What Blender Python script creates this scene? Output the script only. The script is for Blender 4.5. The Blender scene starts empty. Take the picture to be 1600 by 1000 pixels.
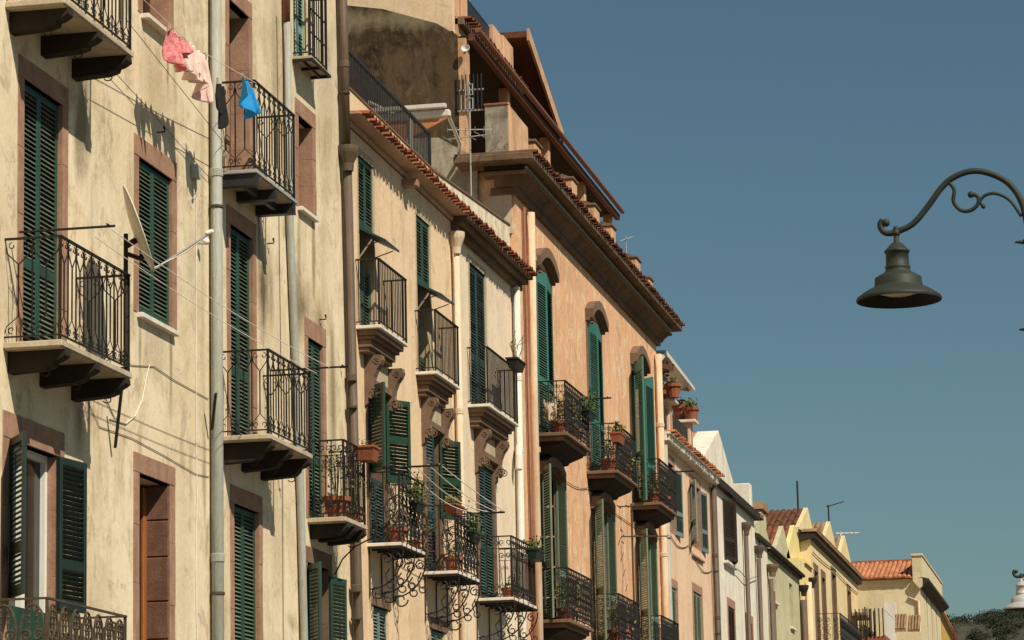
import bpy, bmesh, math, random
from mathutils import Vector, Matrix
random.seed(7)
S = bpy.context.scene
COL = S.collection
R = math.radians
# ------------------------------------------------------------------ camera
cam_d = bpy.data.cameras.new('Camera'); cam = bpy.data.objects.new('Camera', cam_d); COL.objects.link(cam)
cam_d.sensor_width = 36.0; cam_d.lens = 106.2; cam_d.clip_start = .1; cam_d.clip_end = 6000
yaw, pitch, roll = R(11.263), R(10.305), R(-1.2244)
fw = Vector((math.cos(pitch)*math.cos(yaw), math.cos(pitch)*math.sin(yaw), math.sin(pitch)))
rt = fw.cross(Vector((0, 0, 1))).normalized(); up = rt.cross(fw)
c_, s_ = math.cos(roll), math.sin(roll)
rt, up = c_*rt + s_*up, -s_*rt + c_*up
cam.matrix_world = Matrix(((rt.x, up.x, -fw.x, 0), (rt.y, up.y, -fw.y, -9.6), (rt.z, up.z, -fw.z, 1.7), (0, 0, 0, 1)))
S.camera = cam
# ------------------------------------------------------------------ sky, sun, exposure
SUN_TRAVEL = Vector((.45, .60, -.81)).normalized()
to_sun = -SUN_TRAVEL
W = bpy.data.worlds.new('World'); S.world = W; W.use_nodes = True
wn = W.node_tree; wn.nodes.clear()
sky = wn.nodes.new('ShaderNodeTexSky'); sky.sky_type = 'NISHITA'; sky.sun_disc = False
sky.sun_elevation = math.asin(to_sun.z); sky.sun_rotation = math.atan2(to_sun.x, to_sun.y)
sky.altitude = 0; sky.air_density = 1.0; sky.dust_density = .9; sky.ozone_density = 2.0
tint = wn.nodes.new('ShaderNodeMix'); tint.data_type = 'RGBA'; tint.blend_type = 'MULTIPLY'; tint.inputs[0].default_value = 1
tint.inputs[7].default_value = (.86, 1.05, .965, 1)
bg = wn.nodes.new('ShaderNodeBackground'); bg.inputs[1].default_value = .05
wo = wn.nodes.new('ShaderNodeOutputWorld')
wn.links.new(sky.outputs[0], tint.inputs[6]); wn.links.new(tint.outputs[2], bg.inputs[0]); wn.links.new(bg.outputs[0], wo.inputs[0])
sd = bpy.data.lights.new('Sun', 'SUN'); sd.energy = 5.0; sd.angle = R(.5); sd.color = (1, .893, .725)
sun = bpy.data.objects.new('Sun', sd); COL.objects.link(sun); sun.location = (0, -40, 60)
sun.rotation_euler = SUN_TRAVEL.to_track_quat('-Z', 'Y').to_euler()
S.view_settings.view_transform = 'Standard'; S.view_settings.look = 'None'
S.view_settings.gamma = 1; S.view_settings.exposure = 0.08
S.render.resolution_x = 1024; S.render.resolution_y = 640

# ------------------------------------------------------------------ mesh helpers
class MB:
    def __init__(s): s.v = []; s.f = []
    def add(s, v, f):
        n = len(s.v); s.v += [tuple(p) for p in v]; s.f += [tuple(i+n for i in q) for q in f]; return s
    def quad(s, a, b, c, d): return s.add([a, b, c, d], [(0, 1, 2, 3)])
    def box(s, x0, x1, y0, y1, z0, z1):
        return s.add([(x0,y0,z0),(x1,y0,z0),(x1,y1,z0),(x0,y1,z0),(x0,y0,z1),(x1,y0,z1),(x1,y1,z1),(x0,y1,z1)],
                     [(3,2,1,0),(4,5,6,7),(0,1,5,4),(1,2,6,5),(2,3,7,6),(3,0,4,7)])
    def cbox(s, x0, x1, y0, y1, z0, z1, b=.01):          # box with chamfered edges
        X=(x0,x1); Y=(y0,y1); Z=(z0,z1); v=[]; idx={}
        for i in (0,1):
            for j in (0,1):
                for k in (0,1):
                    sx=1-2*i; sy=1-2*j; sz=1-2*k
                    idx[i,j,k,'x']=len(v); v.append((X[i],Y[j]+sy*b,Z[k]+sz*b))
                    idx[i,j,k,'y']=len(v); v.append((X[i]+sx*b,Y[j],Z[k]+sz*b))
                    idx[i,j,k,'z']=len(v); v.append((X[i]+sx*b,Y[j]+sy*b,Z[k]))
        f=[]
        for i in (0,1): f.append(tuple(idx[i,j,k,'x'] for j,k in ((0,0),(1,0),(1,1),(0,1))))
        for j in (0,1): f.append(tuple(idx[i,j,k,'y'] for i,k in ((0,0),(1,0),(1,1),(0,1))))
        for k in (0,1): f.append(tuple(idx[i,j,k,'z'] for i,j in ((0,0),(1,0),(1,1),(0,1))))
        for a in (0,1):
            for c in (0,1):
                f.append((idx[a,c,0,'x'],idx[a,c,0,'y'],idx[a,c,1,'y'],idx[a,c,1,'x']))
                f.append((idx[a,0,c,'x'],idx[a,0,c,'z'],idx[a,1,c,'z'],idx[a,1,c,'x']))
                f.append((idx[0,a,c,'y'],idx[0,a,c,'z'],idx[1,a,c,'z'],idx[1,a,c,'y']))
        for i in (0,1):
            for j in (0,1):
                for k in (0,1): f.append((idx[i,j,k,'x'],idx[i,j,k,'y'],idx[i,j,k,'z']))
        return s.add(v, f)
    def prism(s, poly, axis, a0, a1):
        def P(p, a):
            if axis == 'x': return (a, p[0], p[1])
            if axis == 'y': return (p[0], a, p[1])
            return (p[0], p[1], a)
        n = len(poly)
        v = [P(p, a0) for p in poly] + [P(p, a1) for p in poly]
        f = [tuple(range(n)), tuple(range(2*n-1, n-1, -1))] + [(i, (i+1) % n, n+(i+1) % n, n+i) for i in range(n)]
        return s.add(v, f)
    def tube(s, pts, r, n=5, closed=False, cap=True, flat=None):
        pts = [Vector(p) for p in pts]; m = len(pts); rings = []
        prev = None
        for i, p in enumerate(pts):
            if closed: t = pts[(i+1) % m]-pts[i-1]
            else: t = pts[min(i+1, m-1)]-pts[max(i-1, 0)]
            t = t.normalized() if t.length > 1e-9 else Vector((0, 0, 1))
            if prev is None:
                a = Vector((0, 0, 1)) if abs(t.z) < .9 else Vector((1, 0, 0))
                u = t.cross(a).normalized()
            else:
                u = (prev - t*prev.dot(t))
                u = u.normalized() if u.length > 1e-6 else t.cross(Vector((0, 1, 0))).normalized()
            prev = u; w = t.cross(u)
            rr = r[i] if isinstance(r, (list, tuple)) else r
            rings.append([p + (u*math.cos(2*math.pi*k/n+.4)+w*math.sin(2*math.pi*k/n+.4))*rr for k in range(n)])
        v = [q for g in rings for q in g]; f = []
        for i in range(m if closed else m-1):
            a = i*n; b = ((i+1) % m)*n
            for k in range(n): f.append((a+k, a+(k+1) % n, b+(k+1) % n, b+k))
        if cap and not closed:
            f.append(tuple(range(n))); f.append(tuple(range((m-1)*n, m*n)))
        return s.add(v, f)
    def lathe(s, prof, c, n=16, axis='z', capends=True):
        v = []; f = []; m = len(prof)
        for (r, z) in prof:
            for k in range(n):
                a = 2*math.pi*k/n; x = r*math.cos(a); y = r*math.sin(a)
                v.append((c[0]+x, c[1]+y, c[2]+z) if axis == 'z' else ((c[0]+x, c[1]+z, c[2]+y) if axis == 'y' else (c[0]+z, c[1]+x, c[2]+y)))
        for i in range(m-1):
            for k in range(n): f.append((i*n+k, i*n+(k+1) % n, (i+1)*n+(k+1) % n, (i+1)*n+k))
        if capends:
            if prof[0][0] > 1e-4: f.append(tuple(range(n-1, -1, -1)))
            if prof[-1][0] > 1e-4: f.append(tuple(range((m-1)*n, m*n)))
        return s.add(v, f)
    def ball(s, c, r, n=8, m=6):
        return s.lathe([(max(1e-5, r*math.sin(math.pi*i/m)), -r*math.cos(math.pi*i/m)) for i in range(m+1)], c, n, capends=False)
    def xform(s, M):
        s.v = [tuple(M @ Vector(p)) for p in s.v]; return s
    def mesh(s, name, org=(0, 0, 0), smooth=False, fix=True):
        me = bpy.data.meshes.new(name)
        me.from_pydata([(p[0]-org[0], p[1]-org[1], p[2]-org[2]) for p in s.v], [], s.f)
        if fix:
            bm = bmesh.new(); bm.from_mesh(me); bmesh.ops.recalc_face_normals(bm, faces=bm.faces); bm.to_mesh(me); bm.free()
        if smooth: me.polygons.foreach_set('use_smooth', [True]*len(me.polygons))
        me.update(); return me

WL = {}
def link(name, me, mat, parent, loc, rotz=0, kind=None):     # loc in world metres for unrotated parents
    o = bpy.data.objects.new(name, me); COL.objects.link(o)
    if me is not None and mat is not None and not me.materials: me.materials.append(mat)
    pw = WL[parent.name] if parent else Vector((0, 0, 0))
    o.parent = parent; o.location = Vector(loc)-pw
    if rotz: o.rotation_euler = (0, 0, rotz)
    if kind: o['kind'] = kind
    WL[o.name] = Vector(loc); return o
def part(name, mb, mat, parent=None, org=None, smooth=False, kind=None, label=None):
    if org is None:
        n = len(mb.v); org = (sum(p[0] for p in mb.v)/n, sum(p[1] for p in mb.v)/n, min(p[2] for p in mb.v))
    o = link(name, mb.mesh(name, org, smooth), mat, parent, org, 0, kind)
    if label: o['label'] = label
    return o
def tag(o, label, cat, group=None):
    o['label'] = label; o['category'] = cat
    if group: o['group'] = group
    return o
def thing(name, label, cat, loc, group=None):
    o = link(name, None, None, None, loc); return tag(o, label, cat, group)

# ------------------------------------------------------------------ materials
def newmat(name):
    m = bpy.data.materials.new(name); m.use_nodes = True
    nt = m.node_tree; b = nt.nodes['Principled BSDF']; return m, nt, b
def noise(nt, vec, scale, detail=6, rough=.6, dist=0):
    n = nt.nodes.new('ShaderNodeTexNoise'); n.inputs['Scale'].default_value = scale
    n.inputs['Detail'].default_value = detail; n.inputs['Roughness'].default_value = rough; n.inputs['Distortion'].default_value = dist
    nt.links.new(vec, n.inputs['Vector']); return n.outputs['Fac']
def ramp(nt, fac, a, b, ca=(0, 0, 0, 1), cb=(1, 1, 1, 1)):
    r = nt.nodes.new('ShaderNodeValToRGB'); r.color_ramp.elements[0].position = a; r.color_ramp.elements[1].position = b
    r.color_ramp.elements[0].color = ca; r.color_ramp.elements[1].color = cb
    nt.links.new(fac, r.inputs[0]); return r.outputs[0]
def mixc(nt, fac, a, b, mode='MIX'):
    m = nt.nodes.new('ShaderNodeMix'); m.data_type = 'RGBA'; m.blend_type = mode
    for i, x in ((0, fac), (6, a), (7, b)):
        if hasattr(x, 'links') or isinstance(x, bpy.types.NodeSocket): nt.links.new(x, m.inputs[i])
        elif i == 0: m.inputs[0].default_value = x
        else: m.inputs[i].default_value = (x[0], x[1], x[2], 1)
    return m.outputs[2]
def math_(nt, op, a, b=None):
    m = nt.nodes.new('ShaderNodeMath'); m.operation = op
    for i, x in enumerate((a, b)):
        if x is None: continue
        if isinstance(x, bpy.types.NodeSocket): nt.links.new(x, m.inputs[i])
        else: m.inputs[i].default_value = x
    return m.outputs[0]
def pos(nt, scale=(1, 1, 1), off=(0, 0, 0)):
    g = nt.nodes.new('ShaderNodeNewGeometry'); m = nt.nodes.new('ShaderNodeMapping')
    m.inputs['Scale'].default_value = scale; m.inputs['Location'].default_value = off
    nt.links.new(g.outputs['Position'], m.inputs['Vector']); return m.outputs[0]
def bump(nt, b, h, strength=.3, dist=.01):
    n = nt.nodes.new('ShaderNodeBump'); n.inputs['Strength'].default_value = strength; n.inputs['Distance'].default_value = dist
    nt.links.new(h, n.inputs['Height']); nt.links.new(n.outputs[0], b.inputs['Normal'])
def plaster(name, base, stain, pale, streak=.5, patch=.5, peel=None, stains=(), rough=.92, seed=0, grime=.3, flake=1.):
    m, nt, b = newmat(name)
    p = pos(nt, off=(seed*3.1, seed*1.7, seed*2.3))
    big = noise(nt, p, .55, 5, .55)
    mid = noise(nt, p, 1.7, 8, .62, .7)
    fine = noise(nt, p, 17, 6, .7)
    st = noise(nt, pos(nt, (2.2, 2.2, .34), (seed*2, 0, seed)), 1.0, 8, .62, .5)
    st2 = noise(nt, pos(nt, (4.5, 4.5, .6), (seed, 4, seed)), 1.0, 8, .66, .6)
    col = mixc(nt, ramp(nt, big, .42, .58), base, pale)
    hue = noise(nt, p, 1.1, 4, .5)
    col = mixc(nt, math_(nt, 'MULTIPLY', ramp(nt, hue, .44, .6), .3), col, (base[0]*1.0, base[1]*.94, base[2]*.88))
    f = math_(nt, 'MULTIPLY', ramp(nt, mid, .48, .64), patch)
    col = mixc(nt, f, col, stain)
    f = math_(nt, 'MULTIPLY', ramp(nt, st, .49, .68), streak)
    col = mixc(nt, f, col, (stain[0]*.8, stain[1]*.8, stain[2]*.75))
    f = math_(nt, 'MULTIPLY', math_(nt, 'MULTIPLY', ramp(nt, st2, .52, .68), ramp(nt, mid, .42, .58)), grime)
    col = mixc(nt, f, col, (stain[0]*.5, stain[1]*.47, stain[2]*.42))
    if peel:
        a = noise(nt, pos(nt, (2.2, 2.2, 1.35), (3, 1, seed)), 1.5, 10, .75, 1.0)
        col = mixc(nt, math_(nt, 'MULTIPLY', ramp(nt, a, .535, .575), peel[3]), col, peel[:3])
    fl = noise(nt, pos(nt, (1.2, 1.2, .8), (7+seed, 2, seed)), 1.6, 11, .7, .9)
    col = mixc(nt, math_(nt, 'MULTIPLY', ramp(nt, fl, .575, .59), .45*flake), col, (pale[0]*1.03, pale[1]*1.03, pale[2]*1.06))
    fl2 = noise(nt, pos(nt, (1.0, 1.0, .7), (seed, 9, 3)), 2.1, 11, .7, .7)
    col = mixc(nt, math_(nt, 'MULTIPLY', ramp(nt, fl2, .595, .61), .5*flake), col, (stain[0]*.85, stain[1]*.85, stain[2]*.9))
    vd = nt.nodes.new('ShaderNodeVectorMath'); vd.operation = 'ADD'
    nv = nt.nodes.new('ShaderNodeTexNoise'); nv.inputs['Scale'].default_value = 1.8; nv.inputs['Detail'].default_value = 6
    nt.links.new(p, nv.inputs['Vector']); nt.links.new(p, vd.inputs[0]); nt.links.new(nv.outputs['Color'], vd.inputs[1])
    vo = nt.nodes.new('ShaderNodeTexVoronoi'); vo.feature = 'DISTANCE_TO_EDGE'; vo.inputs['Scale'].default_value = .8; nt.links.new(vd.outputs[0], vo.inputs['Vector'])
    cr = math_(nt, 'MULTIPLY', ramp(nt, vo.outputs['Distance'], .002, .009, (1, 1, 1, 1), (0, 0, 0, 1)), ramp(nt, hue, .5, .6))
    col = mixc(nt, math_(nt, 'MULTIPLY', cr, .4*flake), col, (stain[0]*.5, stain[1]*.5, stain[2]*.5))
    for (sx, sz, rx, rz, k, c) in stains:
        v = pos(nt, (1/rx, 0, 1/rz), (-sx/rx, 0, -sz/rz))
        l = nt.nodes.new('ShaderNodeVectorMath'); l.operation = 'LENGTH'; nt.links.new(v, l.inputs[0])
        ff = math_(nt, 'ADD', l.outputs['Value'], math_(nt, 'MULTIPLY', math_(nt, 'SUBTRACT', st, .5), 2.2))
        ff = math_(nt, 'ADD', ff, math_(nt, 'MULTIPLY', math_(nt, 'SUBTRACT', mid, .5), 1.4))
        col = mixc(nt, math_(nt, 'MULTIPLY', ramp(nt, ff, .2, 1.05, (1, 1, 1, 1), (0, 0, 0, 1)), k), col, c)
    col = mixc(nt, .16, col, ramp(nt, fine, .3, .7), 'OVERLAY')
    nt.links.new(col, b.inputs['Base Color']); b.inputs['Roughness'].default_value = rough
    b.inputs['Specular IOR Level'].default_value = .2
    h = math_(nt, 'ADD', math_(nt, 'MULTIPLY', fine, .5), math_(nt, 'MULTIPLY', mid, 1.2))
    bump(nt, b, h, .35, .012); return m
def grainy(name, c1, c2, scale=6, rough=.8, bstr=.25, stretch=(1, 1, 1), metal=0, spec=.3, dirt=None):
    paint = name.startswith('paint') or 'tile' in name
    m, nt, b = newmat(name)
    p = pos(nt, stretch)
    a = noise(nt, p, scale, 8, .65, .3); f = noise(nt, p, scale*7, 4, .6)
    col = mixc(nt, ramp(nt, a, .35, .66), c1, c2)
    col = mixc(nt, .12, col, ramp(nt, f, .3, .7), 'OVERLAY')
    if dirt:
        d = noise(nt, pos(nt, (4, 4, 1.2), (5, 2, 1)), 1.3, 7, .7)
        col = mixc(nt, math_(nt, 'MULTIPLY', ramp(nt, d, .5, .66), dirt[3]), col, dirt[:3])
    if paint:                                            # every slat, leaf and tile has weathered a little differently
        oi = nt.nodes.new('ShaderNodeObjectInfo'); col = mixc(nt, .26, col, ramp(nt, oi.outputs['Random'], 0, 1, (.15, .15, .15, 1), (.8, .8, .78, 1)), 'OVERLAY')
    nt.links.new(col, b.inputs['Base Color']); b.inputs['Roughness'].default_value = rough
    b.inputs['Metallic'].default_value = metal; b.inputs['Specular IOR Level'].default_value = spec
    bump(nt, b, f, bstr, .006); return m
M = {}
M['A'] = plaster('plaster_cream', (.71, .588, .405), (.50, .39, .24), (.79, .69, .505), .30, .60, seed=1, grime=.45,
    stains=[(33.45, 8.45, .42, .75, .95, (.12, .085, .045)), (35.1, 8.55, .5, .5, .85, (.17, .12, .06)), (35.95, 8.4, .35, .45, .75, (.2, .14, .075)), (36.5, 7.5, .2, 1.1, .75, (.2, .15, .085)),
            (27.15, 8.9, .3, .7, .8, (.20, .14, .075)), (34.3, 10.6, .6, 1.4, .5, (.30, .23, .125)), (27.05, 6.0, .2, .5, .8, (.2, .14, .07)), (36.4, 11.4, .7, 1.6, .45, (.33, .265, .165)),
            (29.4, 9.75, .7, .5, .4, (.42, .35, .22)), (30.6, 8.2, .35, .5, .5, (.46, .36, .21)), (29.3, 7.05, .6, .35, .5, (.40, .34, .24)), (34.9, 6.7, .3, .8, .5, (.3, .22, .12)),
            (29.3, 10.05, .6, .5, .45, (.4, .31, .18)), (31.0, 8.6, .12, 3.2, .5, (.36, .27, .15)), (33.9, 5.4, .35, 1.1, .35, (.42, .33, .2)), (36.6, 5.6, .3, 1.0, .5, (.3, .22, .12)), (28.1, 7.6, .5, .35, .25, (.5, .42, .3)), (30.3, 4.6, .3, .9, .3, (.45, .36, .23)), (34.0, 11.6, .3, 1.0, .5, (.28, .21, .12)), (27.6, 4.2, .5, .8, .3, (.45, .36, .23)),
            (28.86, 6.95, .07, .5, .8, (.3, .23, .13)), (29.88, 6.9, .08, .6, .8, (.28, .21, .12)), (29.78, 10.1, .07, .5, .8, (.3, .22, .12)), (33.2, 9.0, .08, .7, .8, (.2, .14, .08)), (35.66, 9.3, .1, .8, .8, (.28, .21, .12)), (34.98, 9.2, .1, .9, .7, (.3, .23, .13)), (31.05, 6.0, .08, 1.0, .7, (.33, .25, .14))])
M['B'] = plaster('plaster_peach', (.73, .545, .36), (.60, .43, .27), (.76, .59, .40), .34, .35, seed=2, grime=.28,
    stains=[(39.6, 7.4, .12, .9, .4, (.42, .29, .17)), (43.4, 8.5, .12, 2.4, .4, (.45, .31, .18)), (40.5, 10.6, .15, .7, .35, (.45, .31, .2)), (37.5, 6.5, .18, 2.2, .45, (.42, .3, .18)), (41.0, 5.2, .4, .6, .3, (.45, .32, .2))])
M['B2'] = plaster('plaster_pale_peach', (.75, .615, .455), (.64, .50, .35), (.78, .66, .50), .3, .3, seed=21, grime=.15)
M['Bpar'] = plaster('plaster_weathered_white', (.72, .63, .48), (.36, .30, .21), (.78, .70, .55), .7, .4, seed=3, grime=.8)
M['C'] = plaster('plaster_orange', (.68, .395, .225), (.55, .30, .16), (.72, .44, .265), .25, .35, (.76, .60, .43, .8), seed=4, grime=.25,
    stains=[(52.6, 7.6, .25, 1.2, .4, (.42, .24, .13)), (54.6, 8.0, .2, 1.2, .45, (.40, .23, .13)), (59.6, 8.2, .2, 1.3, .4, (.42, .24, .13)), (53.6, 12.4, 2.5, .3, .35, (.45, .26, .14)), (59.2, 10.6, .4, .9, .25, (.45, .26, .15))])
M['Cpier'] = plaster('plaster_orange_pier', (.58, .34, .19), (.40, .24, .13), (.66, .43, .27), .7, .5, seed=5, grime=.5)
M['Cside'] = plaster('plaster_pale_side', (.55, .47, .36), (.4, .33, .24), (.6, .52, .4), .4, .4, seed=6)
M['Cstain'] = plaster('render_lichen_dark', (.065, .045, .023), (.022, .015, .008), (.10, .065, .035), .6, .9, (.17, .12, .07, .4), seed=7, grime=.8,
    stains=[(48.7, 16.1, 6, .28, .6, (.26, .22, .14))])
M['Cgrey'] = plaster('render_grey', (.34, .30, .235), (.13, .105, .075), (.42, .38, .30), .6, .9, seed=8, grime=.7)
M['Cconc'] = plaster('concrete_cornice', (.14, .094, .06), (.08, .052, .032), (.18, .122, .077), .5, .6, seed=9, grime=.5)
M['D'] = plaster('plaster_rose', (.72, .50, .335), (.62, .42, .28), (.76, .55, .385), .4, .4, seed=10, grime=.3)
M['E'] = plaster('plaster_white', (.74, .69, .59), (.60, .54, .44), (.78, .735, .64), .5, .5, seed=11, grime=.5)
M['F'] = plaster('plaster_pale_green', (.50, .475, .30), (.42, .39, .235), (.56, .53, .35), .45, .45, seed=12, grime=.35)
M['F0'] = plaster('plaster_offwhite', (.70, .64, .53), (.56, .5, .4), (.74, .68, .57), .3, .3, seed=13, grime=.15)
M['G0'] = plaster('plaster_lemon', (.72, .605, .28), (.6, .49, .21), (.75, .65, .33), .35, .35, seed=14, grime=.35)
M['G'] = plaster('plaster_straw', (.71, .575, .315), (.58, .45, .235), (.745, .63, .38), .4, .4, seed=15, grime=.35)
M['H'] = plaster('plaster_sand', (.62, .53, .345), (.54, .45, .28), (.66, .575, .39), .35, .4, seed=16, grime=.3)
M['I'] = plaster('plaster_ochre', (.60, .40, .12), (.5, .32, .09), (.65, .45, .15), .2, .2, seed=17)
M['stone'] = grainy('stone_trachyte', (0.2856, 0.1571, 0.09996), (0.3998, 0.2427, 0.1665), 4, .9, .5, dirt=(.2, .13, .09, .5))
M['stoner'] = grainy('stone_red_shaded', (.13, .062, .04), (.19, .10, .068), 6, .9, .8, dirt=(.09, .05, .03, .6))  # red stone, with the dimness of grazing sun on the jamb mixed in
M['stoneb'] = grainy('stone_brown', (0.151, 0.09228, 0.05872), (0.2013, 0.1315, 0.08668), 5, .9, .5, dirt=(.14, .09, .055, .6))  # brown stone, lowered in tone so the consoles' shade sits in the colour
M['stoned'] = grainy('stone_black_brown', (0.0198, 0.01386, 0.00924), (0.033, 0.0231, 0.01485), 5, .9, .5)  # dark stone, pushed near black to carry the shade under the slabs
M['eaveboard'] = grainy('eave_board_rose', (.42, .275, .19), (.52, .36, .25), 4, .9, .3)
M['slabstone'] = grainy('slab_stone_dull', (.44, .365, .26), (.54, .455, .335), 4, .85, .3, dirt=(.26, .2, .13, .6))
M['marble'] = grainy('marble_white', (.68, .62, .52), (.76, .71, .62), 3, .6, .1, dirt=(.45, .38, .28, .5))
M['soffit'] = grainy('slab_underside', (0.416, 0.336, 0.224), (0.496, 0.416, 0.288), 3, .9, .15, dirt=(.3, .22, .13, .6))
M['iron'] = grainy('wrought_iron', (0.00704, 0.00616, 0.00484), (0.01496, 0.011, 0.00792), 20, .6, .2, spec=.4)
M['ironb'] = grainy('black_steel', (.018, .018, .019), (.03, .03, .03), 20, .5, .1, spec=.4)
M['ironr'] = grainy('rusty_iron', (.05, .037, .024), (.09, .066, .042), 14, .7, .2)
M['green'] = grainy('paint_dark_green', (.015, .056, .036), (.024, .075, .048), 6, .5, .1, (1, 1, .4), spec=.4)
M['green2'] = grainy('paint_green', (0.0103, 0.04158, 0.02178), (0.01426, 0.0495, 0.02772), 6, .5, .1, (1, 1, .4), spec=.4)
M['green_s'] = grainy('paint_dusty_green', (0.08075, 0.119, 0.0833), (0.119, 0.1573, 0.1148), 6, .6, .1, (1, 1, .4))
M['teal_s'] = grainy('paint_dusty_teal', (.055, .10, .092), (.075, .125, .112), 6, .6, .1, (1, 1, .4))
M['bteal_s'] = grainy('paint_dusty_bright_teal', (0.06, 0.1692, 0.1368), (0.075, 0.198, 0.1584), 6, .6, .1, (1, 1, .4))
M['teal'] = grainy('paint_deep_teal', (0.0112, 0.03808, 0.03696), (0.01904, 0.05152, 0.04816), 6, .5, .1, (1, 1, .4), spec=.4)
M['bteal'] = grainy('paint_bright_teal', (0.035, 0.1394, 0.1122), (0.05, 0.17, 0.136), 6, .5, .1, (1, 1, .4), spec=.35)
M['sage'] = grainy('paint_sage', (0.128, 0.18, 0.124), (0.176, 0.232, 0.16), 6, .7, .1, (1, 1, .4), spec=.3)
M['blackgreen'] = grainy('paint_black_green', (0.0096, 0.0224, 0.0176), (0.016, 0.032, 0.024), 6, .45, .1, (1, 1, .4), spec=.4)
M['aqua'] = grainy('paint_pale_aqua', (0.1955, 0.322, 0.2702), (0.276, 0.414, 0.345), 6, .7, .1, (1, 1, .4))
M['bluegrey'] = grainy('paint_blue_grey', (.13, .18, .175), (.18, .235, .22), 6, .7, .1)
M['brownsh'] = grainy('paint_dark_brown', (0.028, 0.0176, 0.012), (0.044, 0.028, 0.0192), 6, .6, .1)
M['wood'] = grainy('wood_orange', (.26, .085, .024), (.36, .13, .04), 8, .5, .15, (1, 1, .15))
M['woodd'] = grainy('wood_dark', (.05, .022, .012), (.09, .04, .02), 8, .6, .15, (1, 1, .15))
M['white'] = grainy('paint_white', (.74, .72, .66), (.80, .78, .72), 5, .5, .05)
M['pipeg'] = grainy('pipe_grey', (.30, .31, .275), (.37, .38, .335), 5, .6, .1, (1, 1, .3), dirt=(.30, .24, .16, .35))
M['pipeb'] = grainy('pipe_brown', (.09, .062, .043), (.13, .093, .066), 5, .6, .1, (1, 1, .3))
M['pipec'] = grainy('pipe_cream', (0.602, 0.4816, 0.3526), (0.6536, 0.5332, 0.3956), 5, .7, .1, (1, 1, .3), dirt=(.5, .36, .22, .5))
M['pipew'] = grainy('pipe_white', (0.602, 0.5676, 0.4988), (0.6536, 0.6192, 0.559), 5, .6, .1, (1, 1, .3))
M['pipeo'] = grainy('pipe_peach', (0.594, 0.414, 0.279), (0.666, 0.522, 0.387), 5, .7, .1, (1, 1, .3), dirt=(.55, .30, .15, .6))
M['copper'] = grainy('copper_old', (.20, .075, .04), (.26, .11, .06), 8, .5, .1)
M['tile'] = grainy('terracotta_tile', (0.128, 0.032, 0.01664), (0.2176, 0.0672, 0.03328), 2.6, .85, .3, dirt=(.30, .16, .09, .5))
M['tileb'] = grainy('tile_faded_red', (.24, .065, .034), (.36, .125, .07), 2.6, .85, .3, dirt=(.22, .13, .08, .5))
M['tiler'] = grainy('tile_sooty_red', (.085, .032, .02), (.17, .062, .036), 3, .9, .3, dirt=(.06, .04, .025, .6))
M['tiled'] = grainy('tile_mossy', (.22, .15, .085), (.36, .21, .12), 3, .9, .4, dirt=(.13, .10, .06, .7))
M['tileo'] = grainy('tile_orange', (.40, .155, .07), (.52, .225, .11), 1.6, .85, .3, dirt=(.4, .15, .07, .5))
M['terra'] = grainy('terracotta_pot', (.24, .07, .035), (.33, .115, .058), 8, .85, .2)
M['dark'] = grainy('gutter_black', (.022, .017, .013), (.04, .028, .02), 8, .7, .2)
M['panel'] = grainy('terrace_panel_dark', (.028, .023, .016), (.045, .037, .026), 4, .6, .1)
M['roofbrown'] = grainy('roof_board_brown', (0.096, 0.036, 0.0176), (0.144, 0.056, 0.028), 6, .8, .2)
M['cloth_r'] = grainy('cloth_pink_print', (.55, .07, .09), (.72, .36, .36), 22, .9, .1)
M['cloth_p'] = grainy('cloth_pale_pink', (.70, .48, .43), (.78, .60, .54), 14, .9, .1)
M['cloth_k'] = grainy('cloth_black', (.012, .012, .012), (.02, .02, .02), 14, .95, .1)
M['cloth_b'] = grainy('cloth_blue', (.01, .22, .52), (.02, .28, .62), 14, .85, .1)
M['cable'] = grainy('cable_dark', (.10, .08, .06), (.14, .11, .08), 10, .7, 0)
M['cablel'] = grainy('cable_pale', (.62, .58, .5), (.7, .66, .58), 10, .7, 0)
M['dish'] = grainy('dish_offwhite', (.60, .54, .42), (.68, .62, .5), 6, .55, .02, dirt=(.45, .36, .22, .4))
M['grey'] = grainy('metal_grey', (.33, .33, .31), (.4, .4, .38), 10, .5, .05)
M['lampgreen'] = grainy('lamp_paint_grey_green', (.024, .030, .024), (.036, .042, .034), 9, .58, .15, spec=.25)
M['lampsunlit'] = grainy('lamp_paint_sunlit', (.36, .355, .33), (.44, .43, .40), 9, .4, .06)  # pale colour stands in for sunlight on the far lamp's shade
M['lens'] = grainy('lamp_lens', (.62, .50, .34), (.68, .56, .40), 9, .35, .02)
M['fabric'] = grainy('awning_fabric', (.40, .17, .07), (.5, .22, .1), 5, .9, .1)
M['leaf'] = grainy('leaf_green', (.05, .085, .022), (.10, .13, .035), 9, .6, 0)
M['leafy'] = grainy('leaf_yellow_green', (.12, .13, .03), (.2, .19, .05), 9, .6, 0)
M['leafdry'] = grainy('leaf_dry', (.16, .12, .06), (.24, .18, .09), 9, .7, 0)
M['stem'] = grainy('stem_brown', (.10, .07, .04), (.14, .1, .06), 9, .8, 0)
M['hilltree'] = grainy('hill_foliage', (.022, .030, .016), (.045, .052, .026), .25, .9, 0)
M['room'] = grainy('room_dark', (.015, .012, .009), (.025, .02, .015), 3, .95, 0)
def glassmat():
    m, nt, b = newmat('window_glass'); b.inputs['Base Color'].default_value = (.012, .014, .014, 1)
    b.inputs['Roughness'].default_value = .12; b.inputs['Specular IOR Level'].default_value = .5; return m
M['glass'] = glassmat()

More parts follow.
